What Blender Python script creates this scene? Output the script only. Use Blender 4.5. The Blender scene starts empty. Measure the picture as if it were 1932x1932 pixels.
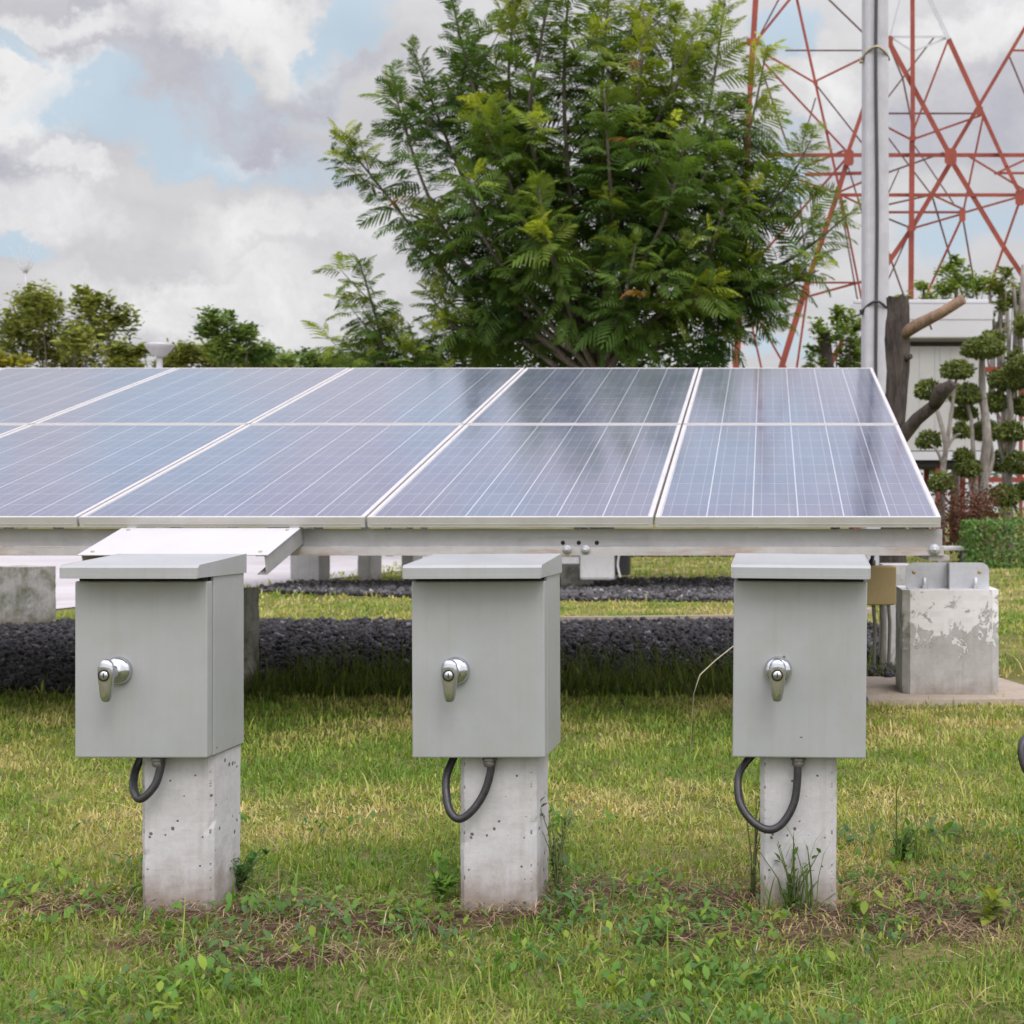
import bpy, math, random
import numpy as np
from mathutils import Vector, Matrix, noise as mnoise

random.seed(11)
rng = np.random.default_rng(11)
scene = bpy.context.scene
COL = scene.collection
R = math.radians

# ------------------------------------------------------------------ camera
EYE = 0.78                       # eye height above the lawn
FPX, CX, CY = 2667.0, 1449.0, 966.0   # survey of the photograph (1932 px wide): focal length, principal point

cam_d = bpy.data.cameras.new("camera")
cam = bpy.data.objects.new("camera", cam_d)
COL.objects.link(cam)
cam.location = (0, 0, EYE)
cam.rotation_euler = (R(90), 0, 0)
cam_d.sensor_width = 36.0
cam_d.lens = 36.0 * FPX / 1932.0
cam_d.shift_x = -(CX - 966.0) / 1932.0
cam_d.shift_y = 0.0
cam_d.clip_start = 0.05
cam_d.clip_end = 5000
cam_d.dof.use_dof = True
cam_d.dof.focus_distance = 2.9
cam_d.dof.aperture_fstop = 11.0
scene.camera = cam


def P(x, y, d):
    """place surveyed in the photograph, at distance d -> world point"""
    return Vector(((x - CX) / FPX * d, d, EYE - (y - CY) / FPX * d))


# ------------------------------------------------------------------ sun, sky, exposure
SUN_EL, SUN_DIR = R(50), Vector((0.25, -0.55, 0))
SUN_DIR.normalize()
sun_vec = Vector((SUN_DIR.x * math.cos(SUN_EL), SUN_DIR.y * math.cos(SUN_EL), math.sin(SUN_EL)))
sd = bpy.data.lights.new("sun", 'SUN')
sd.energy = 1.0
sd.angle = R(28)
sd.color = (1.0, 0.965, 0.91)
so = bpy.data.objects.new("sun", sd)
COL.objects.link(so)
so.rotation_euler = sun_vec.to_track_quat('Z', 'Y').to_euler()
so.location = (0, 0, 30)

scene.view_settings.view_transform = 'Standard'
scene.view_settings.look = 'None'
scene.view_settings.exposure = 0.5
scene.view_settings.gamma = 1.0
scene.view_settings.use_curve_mapping = False
scene.cycles.max_bounces = 8
scene.cycles.transparent_max_bounces = 8

world = bpy.data.worlds.new("World")
scene.world = world
world.use_nodes = True
NT = world.node_tree
NT.nodes.clear()


class G:
    """tiny node-graph helper"""
    def __init__(s, tree):
        s.t = tree

    def n(s, kind, **kw):
        nd = s.t.nodes.new(kind)
        for k, v in kw.items():
            setattr(nd, k, v)
        return nd

    def put(s, sock, v):
        if v is None:
            return
        if hasattr(v, 'is_output') or isinstance(v, bpy.types.NodeSocket):
            s.t.links.new(v, sock)
        else:
            sock.default_value = v

    def math(s, op, a, b=None, c=None, clamp=False):
        nd = s.n('ShaderNodeMath', operation=op)
        nd.use_clamp = clamp
        s.put(nd.inputs[0], a)
        s.put(nd.inputs[1], b)
        if c is not None:
            s.put(nd.inputs[2], c)
        return nd.outputs[0]

    def vmath(s, op, a, b=None, scale=None):
        nd = s.n('ShaderNodeVectorMath', operation=op)
        s.put(nd.inputs[0], a)
        s.put(nd.inputs[1], b)
        if scale is not None:
            s.put(nd.inputs['Scale'], scale)
        return nd.outputs['Value'] if op in ('LENGTH', 'DOT_PRODUCT', 'DISTANCE') else nd.outputs[0]

    def noise(s, vec, scale, detail=4, rough=0.55, dist=0.0, dim='3D', out=0):
        nd = s.n('ShaderNodeTexNoise', noise_dimensions=dim)
        s.put(nd.inputs['Vector'], vec)
        nd.inputs['Scale'].default_value = scale
        nd.inputs['Detail'].default_value = detail
        nd.inputs['Roughness'].default_value = rough
        nd.inputs['Distortion'].default_value = dist
        return nd.outputs[out]

    def vor(s, vec, scale, feature='F1', out='Distance', rnd=1.0):
        nd = s.n('ShaderNodeTexVoronoi', feature=feature)
        s.put(nd.inputs['Vector'], vec)
        nd.inputs['Scale'].default_value = scale
        nd.inputs['Randomness'].default_value = rnd
        return nd.outputs[out]

    def rng(s, v, a, b, c=0.0, d=1.0, smooth=False):
        nd = s.n('ShaderNodeMapRange', interpolation_type='SMOOTHSTEP' if smooth else 'LINEAR')
        s.put(nd.inputs['Value'], v)
        for i, q in enumerate((a, b, c, d)):
            s.put(nd.inputs[i + 1], q)
        return nd.outputs[0]

    def mix(s, f, a, b, blend='MIX'):
        nd = s.n('ShaderNodeMix', data_type='RGBA', blend_type=blend)
        s.put(nd.inputs[0], f)
        for i, v in ((6, a), (7, b)):
            if isinstance(v, tuple) and len(v) == 3:
                v = (*v, 1.0)
            s.put(nd.inputs[i], v)
        return nd.outputs[2]

    def sep(s, v):
        nd = s.n('ShaderNodeSeparateXYZ')
        s.put(nd.inputs[0], v)
        return nd.outputs

    def comb(s, x, y, z):
        nd = s.n('ShaderNodeCombineXYZ')
        for i, v in enumerate((x, y, z)):
            s.put(nd.inputs[i], v)
        return nd.outputs[0]


def lin(r, g, b):
    f = lambda c: (c / 255 / 12.92) if c / 255 <= 0.04045 else ((c / 255 + 0.055) / 1.055) ** 2.4
    return (f(r), f(g), f(b))


def build_sky():
    g = G(NT)
    tc = g.n('ShaderNodeTexCoord').outputs['Generated']
    nis = g.n('ShaderNodeTexSky', sky_type='NISHITA')
    nis.sun_disc = False
    nis.sun_elevation = SUN_EL
    nis.sun_rotation = math.atan2(SUN_DIR.x, SUN_DIR.y)
    nis.air_density = 1.0
    nis.dust_density = 1.6
    nis.ozone_density = 1.0
    z = g.sep(tc)[2]
    zc = g.math('MAXIMUM', z, 0.0)
    # warp the direction so that every cloud edge billows
    w1 = g.vmath('SCALE', g.vmath('SUBTRACT', g.noise(tc, 9.0, 9, 0.66, out=1), (0.5, 0.5, 0.5)), scale=0.14)
    w2 = g.vmath('SCALE', g.vmath('SUBTRACT', g.noise(tc, 3.0, 2, 0.5, out=1), (0.5, 0.5, 0.5)), scale=0.07)
    d = g.vmath('ADD', g.vmath('ADD', tc, w1), w2)

    def blob(x, y, rx, ry, tilt=0.0, soft=0.55):
        c = Vector(((x - CX) / FPX, 1.0, (CY - y) / FPX)).normalized()
        right = Vector((c.y, -c.x, 0)).normalized()
        up = right.cross(c)
        a = R(tilt)
        ax = right * math.cos(a) + up * math.sin(a)
        ay = -right * math.sin(a) + up * math.cos(a)
        dx = g.math('MULTIPLY', g.vmath('DOT_PRODUCT', d, tuple(ax)), FPX / rx)
        dx0 = c.dot(ax)
        dy = g.math('MULTIPLY', g.vmath('DOT_PRODUCT', d, tuple(ay)), FPX / ry)
        dz = g.vmath('DOT_PRODUCT', tc, tuple(c))
        q = g.math('SQRT', g.math('ADD', g.math('MULTIPLY', dx, dx), g.math('MULTIPLY', dy, dy)))
        m = g.rng(q, 1.0 - soft, 1.0 + soft, 1.0, 0.0, True)
        return g.math('MULTIPLY', m, g.math('GREATER_THAN', dz, 0.3))

    def union(lst):
        o = lst[0]
        for b in lst[1:]:
            o = g.math('MAXIMUM', o, b)
        return o

    flat = g.vmath('DIVIDE', tc, g.comb(g.math('ADD', zc, 0.22), g.math('ADD', zc, 0.22), 0.35))
    n1 = g.noise(flat, 1.6, 6, 0.58)
    n2 = g.noise(d, 9.0, 6, 0.6)
    n3 = g.noise(flat, 4.2, 5, 0.6)
    n4 = g.noise(d, 17.0, 6, 0.62)
    gap_front = union([blob(370, 245, 235, 62, -12), blob(655, 95, 62, 150, -20), blob(210, 190, 85, 95, 0),
                       blob(560, 300, 120, 42, -6), blob(40, 62, 75, 24, -20), blob(1490, 40, 90, 60, 0),
                       blob(1850, 440, 150, 60, 0, .8), blob(560, 650, 40, 30, 0), blob(1480, 640, 70, 40, 0),
                       blob(1470, 290, 60, 50, 30), blob(500, 205, 120, 40, -30), blob(90, 480, 80, 36, 0),
                       blob(230, -360, 240, 130, 0), blob(800, -300, 150, 80, 0), blob(880, -520, 150, 60, 0), blob(1450, -420, 230, 110, 0), blob(-350, -430, 120, 90, 0)])
    gap_far = g.math('MULTIPLY', g.rng(n1, 0.56, 0.74, 0.0, 0.75, True), g.rng(z, 0.34, 0.46, 0.0, 1.0))
    white = union([blob(60, 105, 120, 40, -18, .4), blob(100, 180, 75, 60, 0), blob(190, 315, 68, 30, -25, .4),
                   blob(450, 520, 210, 38, 8, .45), blob(610, 420, 150, 45, 10), blob(400, 580, 200, 50, 0),
                   blob(480, 292, 60, 18, 0, .5), blob(1830, 60, 120, 60, 0), blob(600, 540, 130, 60, 0),
                   blob(90, 25, 130, 26, 0), blob(120, 400, 120, 50, 0), blob(1560, 180, 90, 80, 0), blob(480, 60, 170, 60, -15)])
    grey = union([blob(210, 70, 140, 60, -10), blob(360, 150, 200, 48, -32), blob(500, 240, 160, 34, -22),
                  blob(60, 290, 130, 60, 0), blob(120, 360, 120, 46, -15), blob(640, 160, 140, 34, 40), blob(260, 30, 160, 60, 0),
                  blob(1640, 260, 180, 60, 0), blob(1860, 220, 120, 70, 0)])
    gap = g.math('MAXIMUM', g.math('MULTIPLY', gap_front, g.math('SUBTRACT', 1.0, g.math('MULTIPLY', grey, 0.4))), gap_far)
    base = g.mix(g.rng(n2, 0.34, 0.66), lin(204, 203, 206), lin(220, 219, 220))
    base = g.mix(g.rng(n3, 0.40, 0.72, 0.0, 0.55), base, lin(194, 194, 200))
    base = g.mix(g.math('MULTIPLY', g.rng(n1, 0.44, 0.66, 1.0, 0.3), g.rng(z, 0.37, 0.43, 0.0, 0.85)), base, lin(198, 192, 211))
    wcol = g.mix(g.rng(n4, 0.3, 0.62), lin(220, 220, 222), lin(246, 246, 246))
    gcol = g.mix(g.rng(n4, 0.3, 0.7), lin(181, 181, 194), lin(205, 204, 210))
    c = g.mix(g.math('MULTIPLY', grey, 0.9), base, gcol)
    c = g.mix(g.math('MULTIPLY', white, 0.85), c, wcol)
    c10 = g.vmath('SCALE', c, scale=10.0)             # clouds, in the sky's own units (background strength is 0.1)
    blue = g.mix(0.72, nis.outputs[0], tuple(11.5 * v for v in lin(192, 211, 224)))
    edge = g.rng(g.math('ADD', gap, g.math('MULTIPLY', g.math('SUBTRACT', n4, 0.5), 0.8)), 0.36, 1.05, 0.0, 0.85, True)
    sky = g.mix(edge, c10, blue)
    # a cloudy sky is brighter overhead than near the horizon
    lift = g.math('ADD', g.rng(zc, 0.31, 0.41, 0.70, 1.02), g.rng(zc, 0.41, 0.88, 0.0, 0.45))
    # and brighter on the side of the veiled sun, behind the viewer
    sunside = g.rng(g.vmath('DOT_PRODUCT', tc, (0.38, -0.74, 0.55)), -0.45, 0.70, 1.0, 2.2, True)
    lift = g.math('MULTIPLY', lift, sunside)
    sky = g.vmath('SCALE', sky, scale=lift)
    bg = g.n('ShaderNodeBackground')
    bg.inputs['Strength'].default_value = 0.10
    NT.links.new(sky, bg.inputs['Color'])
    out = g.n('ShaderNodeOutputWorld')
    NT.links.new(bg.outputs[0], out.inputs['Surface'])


build_sky()

# ------------------------------------------------------------------ object helpers


def tag(o, label=None, cat=None, group=None, kind=None):
    if label:
        o['label'] = label
    if cat:
        o['category'] = cat
    if group:
        o['group'] = group
    if kind:
        o['kind'] = kind
    return o


def empty(name, loc=(0, 0, 0), rot=(0, 0, 0)):
    o = bpy.data.objects.new(name, None)
    o.empty_display_size = 0.1
    COL.objects.link(o)
    o.location = loc
    o.rotation_euler = rot
    return o


class MB:
    """collects shapes; build() links them as ONE mesh object"""
    def __init__(s):
        s.v, s.f, s.sm = [], [], []

    def add(s, vs, fs, smooth=False):
        o = len(s.v)
        s.v += [tuple(v) for v in vs]
        s.f += [tuple(i + o for i in f) for f in fs]
        s.sm += [smooth] * len(fs)
        return s

    def box(s, x0, x1, y0, y1, z0, z1, b=0.0):
        if b <= 0:
            vs = [(x, y, z) for z in (z0, z1) for y in (y0, y1) for x in (x0, x1)]
            fs = [(0, 2, 3, 1), (4, 5, 7, 6), (0, 1, 5, 4), (2, 6, 7, 3), (0, 4, 6, 2), (1, 3, 7, 5)]
            return s.add(vs, fs)
        import bmesh
        bm = bmesh.new()
        bmesh.ops.create_cube(bm, size=1)
        for v in bm.verts:
            v.co = Vector(((x0 + x1) / 2 + v.co.x * (x1 - x0), (y0 + y1) / 2 + v.co.y * (y1 - y0), (z0 + z1) / 2 + v.co.z * (z1 - z0)))
        bmesh.ops.bevel(bm, geom=bm.edges[:], offset=b, segments=2, affect='EDGES', profile=0.5)
        bm.verts.index_update()
        s.add([v.co for v in bm.verts], [[v.index for v in f.verts] for f in bm.faces])
        bm.free()
        return s

    def obox(s, a, b, w, h, up=(0, 0, 1)):
        """bar of section w x h from a to b"""
        a, b = Vector(a), Vector(b)
        t = (b - a).normalized()
        up = Vector(up)
        if abs(t.dot(up)) > 0.98:
            up = Vector((0, 1, 0))
        r = t.cross(up).normalized()
        u = r.cross(t)
        vs = []
        for p in (a, b):
            for i, j in ((-1, -1), (1, -1), (1, 1), (-1, 1)):
                vs.append(p + r * (i * w / 2) + u * (j * h / 2))
        return s.add(vs, [(0, 1, 2, 3), (7, 6, 5, 4), (0, 4, 5, 1), (1, 5, 6, 2), (2, 6, 7, 3), (3, 7, 4, 0)])

    def tube(s, pts, rad, n=8, cap=True, smooth=True, wob=0.0):
        pts = [Vector(p) for p in pts]
        if not isinstance(rad, (list, tuple)):
            rad = [rad] * len(pts)
        rings, up = [], None
        vs = []
        for i, p in enumerate(pts):
            t = (pts[min(i + 1, len(pts) - 1)] - pts[max(i - 1, 0)]).normalized()
            if up is None:
                up = Vector((0, 0, 1)) if abs(t.z) < 0.9 else Vector((1, 0, 0))
            r = t.cross(up)
            if r.length < 1e-4:
                r = t.cross(Vector((0, 1, 0)))
            r.normalize()
            u = r.cross(t).normalized()
            up = u
            for k in range(n):
                a = 2 * math.pi * k / n
                q = rad[i] * (1 + (random.uniform(-wob, wob) if wob else 0))
                vs.append(p + r * (q * math.cos(a)) + u * (q * math.sin(a)))
        fs = []
        for i in range(len(pts) - 1):
            for k in range(n):
                k2 = (k + 1) % n
                fs.append((i * n + k, i * n + k2, (i + 1) * n + k2, (i + 1) * n + k))
        s.add(vs, fs, smooth)
        if cap:
            o = len(s.v) - len(vs)
            s.f += [tuple(o + k for k in reversed(range(n))), tuple(o + (len(pts) - 1) * n + k for k in range(n))]
            s.sm += [False, False]
        return s

    def lathe(s, prof, c=(0, 0, 0), axis='Z', n=24, smooth=True):
        vs, fs = [], []
        c = Vector(c)
        for r, h in prof:
            for k in range(n):
                a = 2 * math.pi * k / n
                x, y = r * math.cos(a), r * math.sin(a)
                if axis == 'Z':
                    v = Vector((x, y, h))
                else:                                   # axis -Y : h grows towards the viewer
                    v = Vector((x, -h, y))
                vs.append(c + v)
        m = len(prof)
        for i in range(m - 1):
            for k in range(n):
                k2 = (k + 1) % n
                fs.append((i * n + k, i * n + k2, (i + 1) * n + k2, (i + 1) * n + k))
        fs.append(tuple(range((m - 1) * n, m * n)))
        return s.add(vs, fs, smooth)

    def prism(s, poly, x0, x1):
        """poly in (y,z), extruded along x"""
        n = len(poly)
        vs = [(x0, y, z) for y, z in poly] + [(x1, y, z) for y, z in poly]
        fs = [tuple(range(n)), tuple(reversed(range(n, 2 * n)))]
        fs += [(i, i + n, (i + 1) % n + n, (i + 1) % n) for i in range(n)]
        return s.add(vs, fs)

    def build(s, name, mat, parent=None, loc=None, rot=None):
        import bmesh
        me = bpy.data.meshes.new(name)
        me.from_pydata(s.v, [], s.f)
        bm = bmesh.new()
        bm.from_mesh(me)
        bmesh.ops.recalc_face_normals(bm, faces=bm.faces)
        bm.to_mesh(me)
        bm.free()
        me.polygons.foreach_set('use_smooth', s.sm)
        me.materials.append(mat)
        o = bpy.data.objects.new(name, me)
        COL.objects.link(o)
        if parent:
            o.parent = parent
        if loc is not None:
            o.location = loc
        if rot is not None:
            o.rotation_euler = rot
        return o


def inst_mesh(name, tv, tf, M, T, tint, mat, parent=None, smooth=False, jitter=0.0):
    """many small copies (leaves, blades, stones) of one template merged into one mesh, with a tint per copy"""
    tv = np.asarray(tv, float)
    tf = np.asarray(tf, int)
    k, n = len(T), len(tv)
    V = np.einsum('kij,nj->kni', M, tv) + T[:, None, :]
    if jitter:
        V = V + rng.normal(0, jitter, V.shape)
    F = (tf[None] + (np.arange(k) * n)[:, None, None])
    q = tf.shape[1]
    me = bpy.data.meshes.new(name)
    me.vertices.add(k * n)
    me.vertices.foreach_set('co', V.astype(np.float32).ravel())
    nf = k * len(tf)
    me.loops.add(nf * q)
    me.loops.foreach_set('vertex_index', F.astype(np.int32).ravel())
    me.polygons.add(nf)
    me.polygons.foreach_set('loop_start', (np.arange(nf) * q).astype(np.int32))
    me.polygons.foreach_set('loop_total', np.full(nf, q, np.int32))
    if smooth:
        me.polygons.foreach_set('use_smooth', np.ones(nf, bool))
    at = me.attributes.new('tint', 'FLOAT_COLOR', 'POINT')
    c = np.ones((k, n, 4), np.float32)
    c[:, :, :3] = np.asarray(tint)[:, None, :]
    at.data.foreach_set('color', c.ravel())
    me.update(calc_edges=True)
    me.validate()
    me.materials.append(mat)
    o = bpy.data.objects.new(name, me)
    COL.objects.link(o)
    if parent:
        o.parent = parent
    return o


def frames(f, up):
    """(k,3) forward and up hints -> (k,3,3) matrices with columns forward, side, up"""
    f = f / np.linalg.norm(f, axis=1, keepdims=True)
    s = np.cross(up, f)
    s /= np.linalg.norm(s, axis=1, keepdims=True) + 1e-9
    u = np.cross(f, s)
    return np.stack([f, s, u], axis=2)


def unit(n):
    v = rng.normal(size=(n, 3))
    return v / np.linalg.norm(v, axis=1, keepdims=True)


# ------------------------------------------------------------------ materials
MATS = {}


def material(name):
    m = bpy.data.materials.new(name)
    m.use_nodes = True
    m.node_tree.nodes.clear()
    g = G(m.node_tree)
    out = g.n('ShaderNodeOutputMaterial')
    return m, g, out


def principled(g, out, col, rough=0.5, metal=0.0, bump=None, bstr=0.3, bdist=0.002, spec=0.5, coat=0.0):
    b = g.n('ShaderNodeBsdfPrincipled')
    if isinstance(col, tuple) and len(col) == 3:
        col = (*col, 1)
    g.put(b.inputs['Base Color'], col)
    g.put(b.inputs['Roughness'], rough)
    g.put(b.inputs['Metallic'], metal)
    b.inputs['Specular IOR Level'].default_value = spec
    b.inputs['Coat Weight'].default_value = coat
    if bump is not None:
        bn = g.n('ShaderNodeBump')
        bn.inputs['Strength'].default_value = bstr
        bn.inputs['Distance'].default_value = bdist
        g.put(bn.inputs['Height'], bump)
        g.t.links.new(bn.outputs[0], b.inputs['Normal'])
    g.t.links.new(b.outputs[0], out.inputs['Surface'])
    return b


def simple(name, col, rough=0.5, metal=0.0, var=0.12, scale=6.0, bump=0.0, bscale=60.0, dirt=None, dirt_amt=0.0, coat=0.0):
    m, g, out = material(name)
    tc = g.n('ShaderNodeTexCoord').outputs['Object']
    n = g.noise(tc, scale, 6, 0.6)
    c = g.mix(g.rng(n, 0.3, 0.7), tuple(v * (1 - var) for v in col), tuple(min(1, v * (1 + var)) for v in col))
    if dirt is not None:
        c = g.mix(g.math('MULTIPLY', g.rng(g.noise(tc, scale * 2.3, 7, 0.65), 0.5, 0.72), dirt_amt), c, dirt)
    r = g.rng(g.noise(tc, scale * 3, 4), 0.3, 0.7, max(0.02, rough - 0.08), min(1, rough + 0.08))
    principled(g, out, c, r, metal, g.noise(tc, bscale, 5, 0.6) if bump else None, bump, coat=coat)
    return m


def paint_box():
    m, g, out = material('box_paint')
    tc = g.n('ShaderNodeTexCoord').outputs['Object']
    x, y, z = g.sep(tc)
    oi = g.n('ShaderNodeObjectInfo').outputs['Random']
    tc = g.vmath('ADD', tc, g.comb(g.math('MULTIPLY', oi, 31.0), g.math('MULTIPLY', oi, 17.0), 0.0))
    n = g.noise(tc, 5.0, 5, 0.55)
    c = g.mix(g.rng(n, 0.3, 0.7), (0.283, 0.299, 0.291), (0.314, 0.328, 0.320))
    # streaks of washed-off dust and a few chips
    st = g.noise(g.vmath('MULTIPLY', tc, (60, 60, 2.2)), 1.0, 4, 0.6)
    c = g.mix(g.rng(st, 0.5, 0.8, 0, 0.30), c, (0.25, 0.23, 0.18))
    ch = g.vor(tc, 26.0)
    pick = g.math('GREATER_THAN', g.noise(tc, 11.0, 2), 0.63)
    c = g.mix(g.math('MULTIPLY', g.math('LESS_THAN', ch, 0.085), pick), c, (0.10, 0.085, 0.07))
    grime = g.math('MULTIPLY', g.rng(g.noise(tc, 14.0, 6, 0.65), 0.46, 0.75), 0.28)
    c = g.mix(grime, c, (0.23, 0.215, 0.17))
    principled(g, out, c, g.rng(n, 0.3, 0.7, 0.36, 0.5), 0.0, g.noise(tc, 420.0, 2, 0.5), 0.06, 0.0006)
    return m


def concrete(name, col, pits=1.0, stain=0.5, moss=0.0, base_z=0.0, peel=0.0):
    m, g, out = material(name)
    tc = g.n('ShaderNodeTexCoord').outputs['Object']
    geo = g.n('ShaderNodeNewGeometry').outputs['Position']
    z = g.sep(geo)[2]
    n = g.noise(tc, 7.0, 7, 0.62)
    c = g.mix(g.rng(n, 0.3, 0.7), tuple(v * 0.88 for v in col), tuple(min(1, v * 1.07) for v in col))
    c = g.mix(g.math('MULTIPLY', g.rng(g.noise(tc, 90.0, 3, 0.6), 0.45, 0.7), 0.25), c, tuple(v * 0.72 for v in col))
    # rain streaks, and soil splashed up from the ground
    st = g.noise(g.vmath('MULTIPLY', tc, (34, 34, 2.0)), 1.0, 5, 0.6)
    c = g.mix(g.rng(st, 0.5, 0.78, 0.0, 0.42 * stain), c, (0.20, 0.19, 0.14))
    zz = g.math('ADD', z, g.math('MULTIPLY', g.math('SUBTRACT', g.noise(tc, 16.0, 6, 0.65), 0.5), 0.22))
    c = g.mix(g.rng(zz, base_z - 0.01, base_z + 0.115, 1.0 * stain, 0.0, True), c, (0.20, 0.15, 0.105))
    if moss:
        c = g.mix(g.math('MULTIPLY', g.rng(g.noise(tc, 5.0, 7, 0.68), 0.44, 0.62), moss), c, (0.115, 0.125, 0.06))
    hgt = g.noise(tc, 45.0, 6, 0.65)
    if peel:
        pn = g.noise(g.vmath('MULTIPLY', g.vmath('ADD', tc, (3.1, 1.7, 0.4)), (1.0, 1.0, 0.62)), 17.0, 9, 0.74, 0.5)
        pm = g.rng(g.math('ADD', pn, g.rng(z, 0.12, 0.40, -0.16, 0.10)), 0.50, 0.515)
        c = g.mix(g.math('MULTIPLY', pm, peel), c, (0.64, 0.63, 0.61))
        rim = g.math('MULTIPLY', g.rng(g.math('ADD', pn, g.rng(z, 0.12, 0.40, -0.16, 0.10)), 0.486, 0.50), g.math('SUBTRACT', 1.0, pm))
        c = g.mix(g.math('MULTIPLY', rim, 0.75), c, (0.115, 0.105, 0.085))
        hgt = g.math('ADD', hgt, g.math('MULTIPLY', pm, 0.8))
    if pits:
        v = g.vor(tc, 46.0)
        sz = g.rng(g.noise(tc, 24.0, 2), 0.36, 0.62, 0.0, 0.21)
        pit = g.rng(g.math('SUBTRACT', v, sz), -0.02, 0.02, 1.0, 0.0)
        c = g.mix(g.math('MULTIPLY', pit, 0.85 * pits), c, (0.06, 0.052, 0.042))
        hgt = g.math('SUBTRACT', hgt, g.math('MULTIPLY', pit, 1.5))
        ox, oy, oz = g.sep(tc)
        arr = g.math('LESS_THAN', g.math('ABSOLUTE', g.math('SUBTRACT', g.math('ABSOLUTE', ox), 0.0655)), 0.0016)
        gapn = g.rng(g.noise(g.vmath('MULTIPLY', tc, (1, 1, 55)), 1.0, 4, 0.7), 0.54, 0.58)
        c = g.mix(g.math('MULTIPLY', g.math('MULTIPLY', arr, gapn), 0.8 * pits), c, (0.07, 0.06, 0.05))
    principled(g, out, c, 0.85, 0.0, hgt, 0.5, 0.003, spec=0.25)
    return m


def leaf_mat(name, trans=0.35, rough=0.5, spec=0.3):
    m, g, out = material(name)
    a = g.n('ShaderNodeAttribute')
    a.attribute_name = 'tint'
    col = a.outputs['Color']
    b = g.n('ShaderNodeBsdfPrincipled')
    g.put(b.inputs['Base Color'], col)
    b.inputs['Roughness'].default_value = rough
    b.inputs['Specular IOR Level'].default_value = spec
    t = g.n('ShaderNodeBsdfTranslucent')
    tcol = g.mix(1.0, col, (1.12, 1.15, 0.5), 'MULTIPLY')
    g.put(t.inputs['Color'], tcol)
    mx = g.n('ShaderNodeMixShader')
    mx.inputs[0].default_value = trans
    g.t.links.new(b.outputs[0], mx.inputs[1])
    g.t.links.new(t.outputs[0], mx.inputs[2])
    g.t.links.new(mx.outputs[0], out.inputs['Surface'])
    return m


def tint_mat(name, rough=0.8):
    m, g, out = material(name)
    a = g.n('ShaderNodeAttribute')
    a.attribute_name = 'tint'
    tc = g.n('ShaderNodeTexCoord').outputs['Object']
    c = g.mix(g.rng(g.noise(tc, 60.0, 4), 0.3, 0.7, 0.0, 0.35), a.outputs['Color'], (0.02, 0.02, 0.022))
    principled(g, out, c, rough, 0.0, g.noise(tc, 90.0, 4), 0.4, 0.004, spec=0.3)
    return m


def panel_glass():
    m, g, out = material('solar_cells')
    tc = g.n('ShaderNodeTexCoord').outputs['Object']
    x, y, z = g.sep(tc)
    px, py = 0.1585, 0.1610
    u = g.math('DIVIDE', g.math('SUBTRACT', x, 0.0175), px)
    v = g.math('DIVIDE', g.math('SUBTRACT', y, 0.020), py)
    fu, fv = g.math('FRACT', u), g.math('FRACT', v)

    def line(f, at, w):
        return g.math('LESS_THAN', g.math('ABSOLUTE', g.math('SUBTRACT', f, at)), w)

    edge_u = g.math('LESS_THAN', g.math('MINIMUM', fu, g.math('SUBTRACT', 1.0, fu)), 0.0021 / px)
    edge_v = g.math('LESS_THAN', g.math('MINIMUM', fv, g.math('SUBTRACT', 1.0, fv)), 0.0017 / py)
    bus = g.math('MAXIMUM', g.math('MAXIMUM', line(fu, 0.19, 0.0075), line(fu, 0.5, 0.0075)), line(fu, 0.81, 0.0075))
    oob = g.math('MAXIMUM', g.math('MAXIMUM', g.math('LESS_THAN', u, 0.0), g.math('GREATER_THAN', u, 6.0)),
                 g.math('MAXIMUM', g.math('LESS_THAN', v, 0.0), g.math('GREATER_THAN', v, 10.0)))
    cellid = g.comb(g.math('FLOOR', u), g.math('FLOOR', v), 0.0)
    wn = g.n('ShaderNodeTexWhiteNoise', noise_dimensions='3D')
    oi = g.n('ShaderNodeObjectInfo').outputs['Random']
    g.put(wn.inputs['Vector'], g.vmath('ADD', cellid, g.comb(g.math('MULTIPLY', oi, 97.0), 0.0, 0.0)))
    crystal = g.vor(tc, 75.0, out='Color')
    cr = g.sep(crystal)[0]
    cell = g.mix(cr, (0.014, 0.030, 0.072), (0.024, 0.048, 0.115))
    cell = g.mix(g.math('MULTIPLY', wn.outputs['Value'], 0.35), cell, (0.012, 0.016, 0.055))
    c = g.mix(bus, cell, (0.14, 0.165, 0.20))
    c = g.mix(g.math('MAXIMUM', edge_u, oob), c, (0.34, 0.36, 0.37))
    c = g.mix(edge_v, c, (0.21, 0.24, 0.28))
    # a film of dust on the glass, thicker towards the lower edge where rain leaves it
    n = g.noise(tc, 3.0, 6, 0.6)
    dust = g.math('ADD', g.rng(n, 0.3, 0.75, 0.11, 0.19), g.math('MULTIPLY', g.rng(g.noise(g.vmath('MULTIPLY', tc, (40, 2, 1)), 1.0, 4), 0.45, 0.8), 0.05))
    c = g.mix(dust, c, (0.42, 0.42, 0.41))
    b = principled(g, out, c, g.rng(n, 0.3, 0.7, 0.08, 0.13), 0.0, spec=0.5)
    b.inputs['IOR'].default_value = 2.15
    return m


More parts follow.
